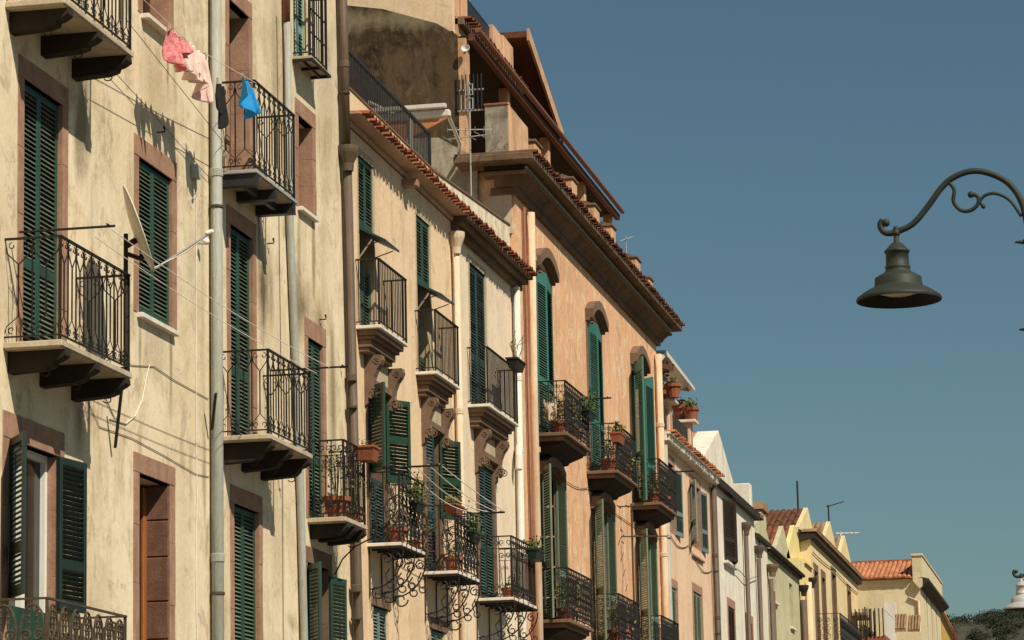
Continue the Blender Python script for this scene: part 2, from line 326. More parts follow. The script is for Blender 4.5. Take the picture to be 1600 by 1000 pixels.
# ------------------------------------------------------------------ ground, street, hill
def struct(name, mb, mat, **k):
    o = part(name, mb, mat, None, (0, 0, 0), **k); o['kind'] = 'structure'; return o
M['earth'] = grainy('earth', (.08, .066, .045), (.11, .092, .062), .4, .95, .2)
M['asphalt'] = grainy('street_stone', (.08, .07, .056), (.11, .097, .078), 1.5, .9, .3)
M['pave'] = grainy('pavement_stone', (.14, .12, .09), (.19, .16, .125), 2, .9, .3)
struct('ground', MB().quad((-2500, -2500, 0), (4500, -2500, 0), (4500, 2500, 0), (-2500, 2500, 0)), M['earth'])
struct('street', MB().quad((-60, -12.5, .004), (220, -12.5, .004), (220, -1.4, .004), (-60, -1.4, .004)), M['asphalt'])
struct('pavement', MB().box(-60, 108, -1.4, .2, -.05, .12), M['pave'])
def hillz(x, y):
    t = max(0, min(1, (x-330)/480)); s = t*t*(3-2*t)
    z = 64*s + 2.2*math.sin(y*.05+x*.013)*s - max(0, x-830)*.05
    z += max(0, 26-y)*.10*s*max(0, 1-abs(x-620)/330)
    return z-2*(1-s) if x > 300 else -3
mb = MB(); nx, ny = 60, 60
xs = [300+1300*(i/nx)**1.3 for i in range(nx+1)]; ys = [-700+1400*j/ny for j in range(ny+1)]
ys = sorted(ys+[4*k-40 for k in range(30)])
mb.v = [(x, y, hillz(x, y)) for x in xs for y in ys]; n_ = len(ys)
mb.f = [(i*n_+j, (i+1)*n_+j, (i+1)*n_+j+1, i*n_+j+1) for i in range(nx) for j in range(n_-1)]
m, nt, b = newmat('hill_scrub'); p = pos(nt)
a = noise(nt, p, .06, 7, .65); c = noise(nt, p, .5, 5, .6)
col = mixc(nt, ramp(nt, a, .42, .58), (.04, .038, .022), (.085, .065, .04)); col = mixc(nt, ramp(nt, c, .4, .62), col, (.04, .045, .024))
nt.links.new(col, b.inputs['Base Color']); b.inputs['Roughness'].default_value = .95; M['hill'] = m
struct('hill', mb, M['hill'], smooth=True)
def leafcloud(mb, c, r, n, size, rng, squash=.8):
    for _ in range(n):
        d = Vector((rng.gauss(0, 1), rng.gauss(0, 1), rng.gauss(0, 1))).normalized()*(rng.random()**.33)
        q = Vector((c[0]+d.x*r, c[1]+d.y*r, c[2]+d.z*r*squash))
        u = Vector((rng.gauss(0, 1), rng.gauss(0, 1), rng.gauss(0, 1))).normalized()*size*rng.uniform(.6, 1.3)
        w = u.orthogonal().normalized()*size*.42
        mb.add([q-u*.5, q+w*.5, q+u*.6, q-w*.5], [(0, 1, 2, 3)])
rng = random.Random(3); mb = MB()
for _ in range(900):
    x = 640+rng.random()**.8*190; y = rng.uniform(-20, 60)
    dens = 1 if y < 26-(830-x)*.02 else .22
    if rng.random() > dens: continue
    r = rng.uniform(.9, 2.3); z = hillz(x, y)
    for k in range(3):
        leafcloud(mb, (x+rng.uniform(-.6, .6)*r, y+rng.uniform(-.8, .8)*r, z+r*(.3+rng.random()*.5)), r*.75, 60, .5, rng)
for (y, s) in ((33, .8), (26.5, 1.3), (25, .9), (23, 1.0), (20.6, 2.6), (17.6, 2.8), (15.5, 2.4), (12, 2.2), (29.5, .7)):
    x = 822; z = hillz(x, y)
    for k in range(6): leafcloud(mb, (x+rng.uniform(-.5, .5)*s, y+rng.uniform(-.6, .6)*s, z+s*(.4+rng.random()*.8)), s*.6, 80, .5, rng)
part('hill_trees', mb, M['hilltree'], None, (0, 0, 0), kind='stuff')['label'] = 'dark scrub and trees covering the far hillside'

# ------------------------------------------------------------------ building kit
SLATS = {}
class Bld:
    def __init__(s, name, label, X0, X1, Y0=0., cat='building'):
        s.o = thing(name, label, cat, (X0, Y0, 0)); s.Y0 = Y0; s.slats = 0; s.X0 = X0; s.X1 = X1
def facade(B, X0, X1, Z0, Z1, holes, mat, Y=0., th=.32, depth=7., roofcap=True):
    xs = sorted(set([X0, X1]+[h[0] for h in holes]+[h[1] for h in holes])); zs = sorted(set([Z0, Z1]+[h[2] for h in holes]+[h[3] for h in holes]))
    mb = MB()
    hole = lambda x, z: any(h[0] < x < h[1] and h[2] < z < h[3] for h in holes)
    for j in range(len(zs)-1):
        run = None
        for i in range(len(xs)-1):
            solid = not hole((xs[i]+xs[i+1])/2, (zs[j]+zs[j+1])/2)
            if solid and run is None: run = xs[i]
            if run is not None and (not solid or i == len(xs)-2):
                e = xs[i+1] if solid else xs[i]
                mb.quad((run, Y, zs[j]), (e, Y, zs[j]), (e, Y, zs[j+1]), (run, Y, zs[j+1])); run = None
    for (a, b, c, d) in holes:
        mb.quad((a, Y, c), (a, Y+th, c), (a, Y+th, d), (a, Y, d)); mb.quad((b, Y, c), (b, Y, d), (b, Y+th, d), (b, Y+th, c))
        mb.quad((a, Y, d), (a, Y+th, d), (b, Y+th, d), (b, Y, d)); mb.quad((a, Y, c), (b, Y, c), (b, Y+th, c), (a, Y+th, c))
    YB = Y+depth
    mb.quad((X0, Y, Z0), (X0, Y, Z1), (X0, YB, Z1), (X0, YB, Z0)); mb.quad((X1, Y, Z0), (X1, YB, Z0), (X1, YB, Z1), (X1, Y, Z1))
    mb.quad((X0, YB, Z0), (X0, YB, Z1), (X1, YB, Z1), (X1, YB, Z0))
    if roofcap: mb.quad((X0, Y, Z1), (X1, Y, Z1), (X1, YB, Z1), (X0, YB, Z1))
    me_o = link('wall', mb.mesh('wall', (X0, Y, 0), fix=False), mat, B.o, (X0, Y, 0))
    return me_o
def window(B, X0, X1, Z0, Z1, Y=0., mat='woodd', inset=.2, name='window', mull=True):
    y = Y+inset; mb = MB(); t = .06
    mb.box(X0, X0+t, y, y+.05, Z0, Z1); mb.box(X1-t, X1, y, y+.05, Z0, Z1)
    mb.box(X0+t, X1-t, y, y+.05, Z1-t, Z1); mb.box(X0+t, X1-t, y, y+.05, Z0, Z0+t*1.5)
    if mull:
        c = (X0+X1)/2; mb.box(c-.045, c+.045, y-.006, y+.05, Z0+t*1.5, Z1-t)
        mb.box(X0+t, c-.045, y+.004, y+.045, Z0+(Z1-Z0)*.36, Z0+(Z1-Z0)*.36+.07); mb.box(c+.045, X1-t, y+.004, y+.045, Z0+(Z1-Z0)*.36, Z0+(Z1-Z0)*.36+.07)
    w = part(name, mb, M[mat], B.o)
    part('pane', MB().box(X0+.02, X1-.02, y+.052, y+.06, Z0+.02, Z1-.02), M['glass'], w)
    return w
def shutter(B, hx, side, z0, z1, w, ang, mat, Y=-.012, rails=(.34,), pitch=.045, arch=0., limit=300, name='shutter'):
    """one louvred leaf; hinge at hx, extends side*w when closed, swings out (towards the street) by ang degrees"""
    st, th = .052, .036; H = z1-z0; mb = MB()
    X = lambda a: a*side
    def bx(xa, xb, za, zb, ya=-th/2, yb=th/2):
        mb.cbox(min(X(xa), X(xb)), max(X(xa), X(xb)), ya, yb, za, zb, .004)
    bx(0, st, 0, H); bx(w-st, w, 0, H+arch)
    cuts = [0.]+[H*r for r in rails]+[H]
    bx(st, w-st, 0, .10, -th/2+.003, th/2-.003)
    if arch:
        mb.prism([(X(st), H-.07), (X(w-st), H-.07), (X(w-st), H+arch), (X(st), H+arch*.35)], 'y', -th/2+.003, th/2-.003)
    else: bx(st, w-st, H-.07, H, -th/2+.003, th/2-.003)
    for r in rails: bx(st, w-st, H*r-.05, H*r+.05, -th/2+.003, th/2-.003)
    rot = -side*R(ang)
    o = link(name, mb.mesh(name), M[mat], B.o, (hx, B_Y(B)+Y, z0), rot)
    key = (round(w, 2), mat)
    if key not in SLATS:
        sm = MB(); L = w-2*st+.01; ch = .046; tk = .0045
        dy, dz = math.cos(R(50))*ch/2, math.sin(R(50))*ch/2
        sm.prism([(-dy-tk*.5, -dz+tk*.4), (-dy+tk*.5, -dz-tk*.4), (dy+tk*.5, dz-tk*.4), (dy-tk*.5, dz+tk*.4)], 'x', -L/2, L/2)
        SLATS[key] = (sm, sm.mesh('slat')); SLATS[key][1].materials.append(M.get(mat+'_s', M[mat]))
    sm, sme = SLATS[key]; zsl = []
    edges = [(.10, H*rails[0]-.05)]+[(H*rails[i]+.05, H*rails[i+1]-.05) for i in range(len(rails)-1)]+[(H*rails[-1]+.05, H-.07)] if rails else [(.10, H-.07)]
    for (a, b) in edges:
        n = max(1, int((b-a)/pitch)); d = (b-a)/n
        zsl += [a+d*(k+.5) for k in range(n)]
    if B.slats+len(zsl) <= limit:
        B.slats += len(zsl)
        for z in zsl:
            s_o = bpy.data.objects.new('slat', sme); COL.objects.link(s_o); s_o.parent = o; s_o.location = (X(w/2), 0, z); s_o.rotation_euler = (R(random.gauss(0, 2.2)), random.gauss(0, .004), 0)
    else:
        big = MB()
        for z in zsl:
            k_ = random.gauss(0, .0012)
            big.add([(p[0]+X(w/2), p[1]*(1+k_*40), p[2]+z+k_) for p in sm.v], sm.f)
        g = bpy.data.objects.new('slats', big.mesh('slats')); COL.objects.link(g); g.parent = o; g['kind'] = 'stuff'; g.data.materials.append(M.get(mat+'_s', M[mat]))
    return o
def B_Y(B): return B.Y0
def pair(B, X0, X1, Z0, Z1, mat, angL=0, angR=0, **k):
    w = (X1-X0)/2-.009
    shutter(B, X0+.007, 1, Z0+.004, Z1-.004, w, angL, mat, **k); shutter(B, X1-.007, -1, Z0+.004, Z1-.004, w, angR, mat, **k)
def surround(B, X0, X1, Z0, Z1, wj=.15, wl=.18, mat='stone', pr=.012, sill=None, blocks=3, Y=0., foot=True, name='window_surround'):
    """stone lintel with separate jamb stones; each jamb stone a piece"""
    o = part(name, MB().cbox(X0-wj, X1+wj, Y-pr, Y+.10, Z1, Z1+wl, .006), M[mat], B.o)
    H = Z1-Z0
    for (a, b) in ((X0-wj, X0), (X1, X1+wj)):
        z = Z0; hs = [random.uniform(.8, 1.2) for _ in range(blocks)]; t = sum(hs)
        for h in hs:
            d = H*h/t
            e = random.uniform(-.006, .006)
            if a < X0: bb = MB().cbox(a+e, b+.004, Y-pr+random.uniform(0, .005), Y+.30, z+.0012, z+d-.0012, .003)
            else: bb = MB().cbox(a-.004, b+e, Y-pr+random.uniform(0, .005), Y+.30, z+.0012, z+d-.0012, .003)
            part('stone', bb, M[mat], o); z += d
    if sill: part('sill', MB().cbox(X0-wj*.3, X1+wj*.3, Y-sill, Y+.2, Z0-.05, Z0+.002, .006), M['marble'], B.o)
    return o
def pipe(B, pts, r, mat, joints=(), name='drainpipe', clamps=True, Y=None):
    o = part(name, MB().tube(pts, r, 12), M[mat], B.o, smooth=False)
    me = o.data; me.polygons.foreach_set('use_smooth', [len(p.vertices) == 4 for p in me.polygons])
    a, b = Vector(pts[0]), Vector(pts[-1])
    for z in joints:
        t = (z-a.z)/(b.z-a.z) if abs(b.z-a.z) > .01 else 0
        q = a.lerp(b, t)
        part('pipe_joint', MB().lathe([(r, 0), (r*1.16, .01), (r*1.16, .09), (r, .10)], (q.x, q.y, z), 12), M[mat], o)
        if clamps: part('pipe_clamp', MB().lathe([(r*1.05, 0), (r*1.2, .005), (r*1.2, .03), (r*1.05, .035)], (q.x, q.y, z-.35), 12), M['ironr'], o)
    return o
def hopper(B, x, y, z, r, mat):
    return part('hopper', MB().lathe([(r*.5, -.28), (r*.55, -.18), (r*.95, -.04), (r, 0), (r, .05), (r*.85, .05), (r*.5, -.05)], (x, y, z), 14), M[mat], B.o)

# ---- ironwork
def curl(cx, cz, r, a0, turns, n=14, shrink=.35, y=0.):
    out = []
    for i in range(n+1):
        t = i/n; a = a0+turns*2*math.pi*t; rr = r*(1-(1-shrink)*t)
        out.append((cx+rr*math.cos(a), y, cz+rr*math.sin(a)))
    return out
BAL = {}
def baluster_mesh(style, h, w):
    k = (style, round(h, 2), round(w, 3))
    if k in BAL: return BAL[k]
    mb = MB(); r = .0075
    if style == 'lozenge':
        mb.tube([(-w/2, 0, 0), (-w/2, 0, h)], r, 4)
        mb.tube([(0, 0, .20*h), (0, 0, .74*h)], r, 4)
        for sx in (-1, 1):
            mb.tube([(0, 0, .74*h), (sx*w*.42, 0, .86*h), (sx*w*.46, 0, .93*h)], r*.8, 4)
            mb.tube([(0, 0, .20*h), (sx*w*.42, 0, .10*h), (sx*w*.46, 0, .04*h)], r*.8, 4)
        c = w*.24
        for sx in (-1, 1):
            mb.tube(curl(sx*c, h-.055, .035, math.pi/2, sx*-.85, 9), r*.75, 4)
            mb.tube(curl(sx*c, .055, .035, -math.pi/2, sx*.85, 9), r*.75, 4)
    elif style == 'plain':
        mb.box(-.006, .006, -.006, .006, 0, h)
    elif style == 'scroll':
        r = .008
        mb.tube([(-w/2, 0, 0), (-w/2, 0, h)], r, 4)
        mb.tube(curl(0, .78*h, .085, -math.pi/2, 1.15, 12, .3), r, 4); mb.tube(curl(0, .78*h, .085, math.pi/2, 1.15, 12, .3), r*.8, 4)
        mb.tube(curl(-.02, .50*h, .09, math.pi/2, -1.3, 13, .25), r, 4); mb.tube(curl(.03, .36*h, .07, -math.pi/2, -1.3, 12, .3), r, 4)
        mb.tube(curl(0, .17*h, .09, math.pi/2, 1.3, 12, .25), r, 4); mb.tube(curl(.05, .07*h, .04, 0, 1.1, 9, .3), r, 4)
        mb.tube([(-.09, 0, .66*h), (.02, 0, .60*h), (.09, 0, .48*h), (.02, 0, .30*h), (-.08, 0, .24*h)], r, 4)
        mb.tube([(.09, 0, .95*h), (.04, 0, .70*h), (.09, 0, .45*h), (.05, 0, .2*h), (.09, 0, 0)], r*.8, 4)
    elif style == 'cast':
        r = .0085
        mb.tube([(-w/2, 0, 0), (-w/2, 0, h)], r, 4)
        for sx in (-1, 1):
            mb.tube(curl(sx*.034, .90*h, .034, math.pi/2-sx*.6, -sx*1.1, 8, .35), r*.85, 4)
            mb.tube([(sx*.034, 0, .84*h), (0, 0, .78*h), (sx*.04, 0, .72*h), (sx*.042, 0, .50*h), (0, 0, .46*h), (sx*.042, 0, .42*h), (sx*.044, 0, .22*h), (0, 0, .16*h)], r*.8, 4)
            mb.tube(curl(sx*.036, .09*h, .036, -math.pi/2, sx*1.1, 8, .35), r*.85, 4)
        mb.tube(curl(0, .60*h, .03, 0, 1, 8, 1), r*.7, 4); mb.tube(curl(0, .32*h, .03, 0, 1, 8, 1), r*.7, 4)
        mb.tube([(-w/2, 0, .47*h), (w/2, 0, .47*h)], r*.6, 4); mb.tube([(-w/2, 0, .78*h), (w/2, 0, .78*h)], r*.6, 4)
    elif style == 'light':
        r = .007
        mb.tube([(-w/2, 0, 0), (-w/2, 0, h)], r, 4); mb.tube([(0, 0, 0), (0, 0, h*.8)], r, 4)
        for sx in (-1, 1):
            mb.tube(curl(sx*w*.25, .9*h, .045, -math.pi/2, sx*1.1, 9, .3), r, 4); mb.tube(curl(sx*w*.2, .66*h, .03, math.pi/2, sx*1.0, 8, .3), r*.8, 4)
            mb.tube(curl(sx*w*.22, .12*h, .05, math.pi/2, sx*-1.1, 9, .3), r, 4)
        mb.tube([(-w/2, 0, .8*h), (w/2, 0, .8*h)], r*.8, 4)
    elif style == 'oval':
        r = .012
        mb.tube([(w*.43*math.cos(a*math.pi/8), 0, .70*h+.26*h*math.sin(a*math.pi/8)) for a in range(16)], r, 5, True)
        for sx in (-1, 1):
            mb.tube(curl(sx*.055, .66*h, .055, math.pi*(0 if sx > 0 else 1), sx*1.3, 13, .25), r, 5)
            mb.tube([(sx*.035, 0, .72*h), (sx*.035, 0, .93*h)], r*.8, 4)
            for q in range(3): mb.ball((sx*.035, 0, .78*h+q*.055), .016, 6, 4)
            mb.tube(curl(sx*.065, .30*h, .065, math.pi/2, -sx*1.3, 13, .25), r, 5); mb.tube(curl(sx*.06, .12*h, .06, -math.pi/2, sx*1.3, 12, .25), r, 5)
        mb.tube([(0, 0, .02), (0, 0, .5*h)], r, 5)
        mb.tube([(w*.4*math.cos(a*math.pi/6), 0, .22*h+.2*h*math.sin(a*math.pi/6)) for a in range(12)], r*.9, 5, True)
    me = mb.mesh('baluster'); BAL[k] = me; return me
def railing(B, bal, X0, X1, P, Z, h, style, mod, mat='iron', inset=.03, sides=(1, 1), tr=.016):
    x0, x1, y = X0+inset, X1-inset, B.Y0-P+inset
    zt = Z+h; zb = Z+.05
    mb = MB(); pts = [(x0, B.Y0, zt), (x0, y, zt), (x1, y, zt), (x1, B.Y0, zt)]
    t = tr
    def bar(z, t1, t2):
        mb.box(x0-t1, x0+t1, y+t1, B.Y0, z-t2, z+t2); mb.box(x0-t1, x1+t1, y-t1, y+t1, z-t2, z+t2); mb.box(x1-t1, x1+t1, y+t1, B.Y0, z-t2, z+t2)
    bar(zt, t, .009); bar(zb, .009, .007)
    for (px, py) in ((x0, y), (x1, y)): mb.box(px-.012, px+.012, py-.012, py+.012, Z, zt-.009)
    part('handrail', mb, M[mat], bal)
    hh = zt-zb-.016
    L = x1-x0; n = max(1, round(L/mod)); w = L/n; me = baluster_mesh(style, hh, w)
    for i in range(n): link('baluster', me, M[mat], bal, (x0+w*(i+.5), y, zb+.007))
    Ls = B.Y0-y; ns = max(1, round(Ls/mod)); ws = Ls/ns; me2 = baluster_mesh(style, hh, ws)
    for k, xx in enumerate((x0, x1)):
        if sides[k]:
            for i in range(ns): link('baluster', me2, M[mat], bal, (xx, y+ws*(i+.5), zb+.007), math.pi/2)
def corbelA(P, x, w, z, drop=.17):
    # stepped dark stone bracket: profile in (y,z)
    prof = [(0, z), (-P+.01, z), (-P+.005, z-.05), (-P*.93, z-.075), (-P*.86, z-.095), (-P*.80, z-.105), (-P*.78, z-.14), (-P*.70, z-drop+.015), (-P*.60, z-drop), (0, z-drop-.02)]
    return MB().prism(prof, 'x', x-w/2, x+w/2)
def balconyA(B, X0, X1, P, Z, h=.94, style='lozenge', mod=.21, th=.055, brackets=True, mat='iron', slabmat='slabstone', drop=.17):
    s = part('balcony', MB().cbox(X0, X1, -P, .02, Z-th, Z, .006), M[slabmat], B.o)
    part('slab_underside', MB().box(X0+.02, X1-.02, -P+.02, -.003, Z-th-.012, Z-th+.002), M['soffit'], s)
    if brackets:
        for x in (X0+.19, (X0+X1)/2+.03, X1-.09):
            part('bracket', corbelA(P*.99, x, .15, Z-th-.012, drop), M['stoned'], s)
        for x in (X0+.19, (X0+X1)/2+.03, X1-.09):
            part('hook', MB().tube([(x, -P*.55, Z-th-drop+.02)]+[(x, -P*.6-.04*math.sin(a*.5), Z-th-drop-.035+.03*math.cos(a*.5)) for a in range(10)], .006, 5), M['iron'], s)
    railing(B, s, X0, X1, P, Z, h, style, mod, mat)
    return s
def balconyC(B, X0, X1, P, Z, h=.88, style='cast', mod=.15):
    s = part('balcony', MB().cbox(X0, X1, -P, .02, Z-.06, Z, .008), M['stoneb'], B.o)
    part('bed_moulding', MB().cbox(X0+.05, X1-.05, -P+.07, 0, Z-.13, Z-.06, .01), M['stoneb'], s)
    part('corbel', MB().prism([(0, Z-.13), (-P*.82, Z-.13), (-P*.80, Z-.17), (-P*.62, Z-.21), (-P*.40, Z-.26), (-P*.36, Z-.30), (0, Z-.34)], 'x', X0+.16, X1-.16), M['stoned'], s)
    railing(B, s, X0, X1, P, Z, h, style, mod, 'ironr' if False else 'iron', tr=.018)
    return s
def console(B, bal, x, z, P, w=.16, s=1.):
    pr = [(0, z), (-P, z), (-P-.01, z-.06*s), (-P+.015, z-.12*s), (-P*.72, z-.19*s), (-P*.55, z-.29*s), (-P*.50, z-.38*s), (-P*.58, z-.45*s), (-P*.56, z-.53*s), (-P*.40, z-.58*s), (-P*.22, z-.56*s), (-P*.2, z-.64*s), (0, z-.68*s)]
    o = part('console', MB().prism(pr, 'x', x-w/2, x+w/2), M['stoneb'], bal)
    for sx in (-1, 1):
        part('console_scroll', MB().tube([(x+sx*(w/2+.004), c[0]-P*.52-.02, c[2]+z-.5*s) for c in curl(0, 0, .07*s, 0, 1.6, 14, .2)], .009, 5), M['stoneb'], bal)
        part('console_scroll', MB().tube([(x+sx*(w/2+.004), c[0]-P*.72, c[2]+z-.085*s) for c in curl(0, 0, .05*s, 0, 1.5, 12, .2)], .008, 5), M['stoneb'], bal)
def balconyB(B, X0, X1, P, Z, door, h=.88):
    s = part('balcony', MB().cbox(X0, X1, -P, .02, Z-.045, Z, .008), M['marble'], B.o)
    mb = MB()
    for (i, (dp, dz0, dz1)) in enumerate(((.05, .045, .12), (.10, .12, .17), (.15, .17, .27), (.19, .27, .33))):
        mb.cbox(X0+.02+dp*.6, X1-.02-dp*.6, -P+dp, 0, Z-dz1, Z-dz0, .008)
    part('corbel_moulding', mb, M['stoneb'], s)
    d0, d1 = door
    for x in (d0-.10, d1+.10): console(B, s, x, Z-.33, P*.72, .17, 1.0)
    part('frieze_panel', MB().cbox(d0, d1, -.05, .02, Z-.62, Z-.335, .008), M['soffit'], s)
    part('lintel', MB().cbox(d0-.02, d1+.02, -.10, .02, Z-.72, Z-.62, .01), M['stoneb'], s)
    railing(B, s, X0, X1, P, Z, h, 'plain', .088, 'iron', .02, tr=.018)
    return s
def balconyM(B, X0, X1, P, Z, h=.93, style='scroll', mod=.21):
    s = part('balcony', MB().cbox(X0, X1, -P, .02, Z-.045, Z, .006), M['marble'], B.o)
    mb = MB()
    n = 5
    for i in range(n+1):
        x = X0+(X1-X0)*i/n; x = min(max(x, X0+.02), X1-.02)
        mb.box(x-.014, x+.014, -P-.004, 0, Z-.075, Z-.046); mb.box(x-.014, x+.014, -P-.006, -P+.004, Z-.05, Z+.006)
    for yy in (-P+.03, -P*.5): mb.box(X0+.035, X1-.035, yy-.012, yy+.012, Z-.062, Z-.047)
    part('iron_frame', mb, M['iron'], s)
    for i, x in enumerate((X0+.05, (X0+X1)/2, X1-.05)):
        b = MB(); r = .011; zz = Z-.075
        L = .72*P+.12
        b.tube([(x, -.02, zz), (x, -.02, zz-.62)], r, 5)
        arc = [(x, -.03-(P-.02)*math.sin(t*math.pi/2/10), zz-.50*(math.cos(t*math.pi/2/10))-.02) for t in range(11)]
        b.tube(arc, r, 5)
        def yz(pts): return [(x, q[0], q[2]) for q in pts]
        b.tube(yz(curl(-.12, zz-.56, .10, math.pi, 1.1*.9, 14, .45)), r, 5)
        b.tube(yz(curl(-P*.55, zz-.13, .085, 0, 1.2, 13, .3)), r*.9, 5)
        b.tube(yz(curl(-P*.85, zz-.10, .07, math.pi/2, -1.2, 12, .3)), r*.9, 5)
        b.tube([(x, -P*.62, zz-.26), (x, -P*.50, zz-.34), (x, -P*.56, zz-.44)]+yz(curl(-P*.66, zz-.47, .06, 0, -.9, 9, .5)), r*.9, 5)
        b.tube([(x, -P*.88, zz-.2), (x, -P*.78, zz-.3), (x, -P*.84, zz-.40)]+yz(curl(-P*.93, zz-.43, .055, 0, -.9, 9, .5)), r*.9, 5)
        part('scroll_bracket', b, M['iron'], s)
    railing(B, s, X0, X1, P, Z, h, style, mod)
    return s
# ---- roof tiles
def tile_mesh(L, r, n=6, name='roof_tile'):
    mb = MB(); o = []; i_ = []
    for k in range(n+1):
        a = math.pi*k/n
        o.append((r*math.cos(a), r*.75*math.sin(a))); i_.append((r*.78*math.cos(a), r*.75*.74*math.sin(a)))
    prof = o+i_[::-1]
    mb.prism(prof, 'y', -L, .0)
    return mb.mesh(name)
def eave_tiles(B, parent, X0, X1, y, z, pitch, L, mat, r=None):
    r = r or pitch*.40; me = tile_mesh(L, r); n = int((X1-X0)/pitch); d = (X1-X0)/n
    for i in range(n):
        o = link('roof_tile', me, M[mat], parent, (X0+d*(i+.5)+random.uniform(-.012, .012), y+random.uniform(-.02, .02), z+random.uniform(-.008, .008)))
        o.rotation_euler = (R(random.uniform(-.5, 2.5)), random.uniform(-.05, .05), random.uniform(-.04, .04))
# ---- plants and pots
def foliage(mb, c, rx, rz, n, size, rng, up=.4):
    for _ in range(n):
        d = Vector((rng.gauss(0, .55), rng.gauss(0, .55), rng.gauss(0, .55)))
        q = Vector((c[0]+d.x*rx, c[1]+d.y*rx, c[2]+d.z*rz))
        u = Vector((rng.gauss(0, 1), rng.gauss(0, 1), rng.gauss(up, .8))).normalized()*size*rng.uniform(.5, 1.3)
        w = u.cross(Vector((rng.gauss(0, 1), rng.gauss(0, 1), rng.gauss(0, 1)))).normalized()*size*.30
        k = q+u*.5; n_ = u.cross(w).normalized()*size*.10
        mb.add([q, k+w+n_, q+u, k-w+n_], [(0, 1, 2), (0, 2, 3)])
def pot_plant(label, x, y, z, r=.13, h=.2, fol=.2, mat='leaf', n=90, size=.06, height=None, group=None, potmat='terra', name='potted_plant', seed=0):
    t = thing(name, label, 'plant', (x, y, z), group); rng = random.Random(seed+int(x*10))
    part('pot', MB().lathe([(r*.68, 0), (r*.9, h*.78), (r*1.05, h*.79), (r*1.07, h), (r*.9, h), (r*.85, h*.85), (.01, h*.85)], (x, y, z), 14), M[potmat], t, smooth=False)
    H = height or fol
    mb = MB(); st = MB()
    for k in range(5):
        a = rng.uniform(0, 6.28); e = (x+math.cos(a)*fol*.5, y+math.sin(a)*fol*.5, z+h+H*rng.uniform(.6, 1.1))
        st.tube([(x, y, z+h*.8), ((x+e[0])/2+.02, (y+e[1])/2, z+h+H*.35), e], .005, 4)
        foliage(mb, e, fol*.45, fol*.45, n//8, size, rng)
    foliage(mb, (x, y, z+h+H*.45), fol*.75, H*.55, n//2, size, rng)
    part('stems', st, M['stem'], t); part('foliage', mb, M[mat], t)
    return t
def planter(label, x0, x1, y0, y1, z0, z1, mat='terra', fmat='leaf', n=120, size=.05, H=.12, axis='x', rotx=0, name='planter_box'):
    t = thing(name, label, 'planter', ((x0+x1)/2, (y0+y1)/2, z0)); rng = random.Random(int(x0*7))
    i = .035; mb = MB()
    mb.add([(x0+i, y0+i, z0), (x1-i, y0+i, z0), (x1-i, y1-i, z0), (x0+i, y1-i, z0), (x0, y0, z1-.03), (x1, y0, z1-.03), (x1, y1, z1-.03), (x0, y1, z1-.03)],
           [(3, 2, 1, 0), (4, 5, 6, 7), (0, 1, 5, 4), (1, 2, 6, 5), (2, 3, 7, 6), (3, 0, 4, 7)])
    part('box', mb, M[mat], t); part('rim', MB().cbox(x0-.012, x1+.012, y0-.012, y1+.012, z1-.03, z1, .004), M[mat], t)
    if n:
        fb = MB()
        for k in range(8): foliage(fb, (x0+(x1-x0)*(k+.5)/8, (y0+y1)/2+rng.uniform(-.03, .03), z1+H*.5*rng.uniform(.4, 1.3)), .09, H*.6, n//8, size, rng)
        part('foliage', fb, M[fmat], t)
    return t
def cable(label, pts, r, mat='cable', name='cable', cat='cable', sag=0., n=12, group=None):
    out = []
    for a, b in zip(pts[:-1], pts[1:]):
        a, b = Vector(a), Vector(b)
        for i in range(n):
            t = i/n; q = a.lerp(b, t); q.z -= sag*4*t*(1-t); out.append(q)
    out.append(Vector(pts[-1]))
    return tag(part(name, MB().tube(out, r, 4), M[mat]), label, cat, group)

# ================================================================== A : cream house nearest the camera
A = Bld('cream_house', 'tall weathered cream house with green louvred shutters and iron balconies, nearest on the left', 14.0, 37.1)
hA = {'A1': (25.5, 26.53, 6.40, 8.94), 'A2': (25.2, 26.46, 3.12, 5.56), 'A3': (28.8, 29.92, 7.33, 8.96), 'A4': (28.82, 29.83, 3.2, 5.70), 'A5': (28.92, 29.8, 10.5, 12.1),
      'A6': (32.02, 32.83, 9.40, 11.55), 'A7': (32.03, 32.95, 6.45, 8.93), 'A8': (32.13, 33.13, 3.4, 5.77), 'A9': (34.81, 35.44, 11.58, 13.2),
      'A10': (34.96, 35.64, 9.74, 10.90), 'A11': (35.32, 36.05, 5.94, 8.18), 'A12': (35.2, 36.25, 3.3, 5.40), 'A0': (25.5, 26.5, 9.54, 12.0)}
facade(A, 14.0, 37.1, 0, 13.7, list(hA.values()), M['A'])
part('roof', MB().prism([(-.35, 13.70), (-.35, 13.80), (3.5, 15.2), (7, 13.9), (7, 13.702)], 'x', 13.9, 37.25), M['tiled'], A.o)
for k in ('A1', 'A3', 'A7', 'A8', 'A9', 'A11', 'A0'): window(A, *hA[k])
# A1 tall door behind the near balcony
pair(A, *hA['A1'], 'green', rails=(.335,), Y=.06); surround(A, *hA['A1'], .15, .20, blocks=4, name='door_surround')
pair(A, *hA['A0'], 'green', rails=(.335,), Y=.06, limit=0)
pair(A, *hA['A3'], 'green', rails=(), Y=.05); surround(A, *hA['A3'], .15, .22, sill=.07, blocks=3)
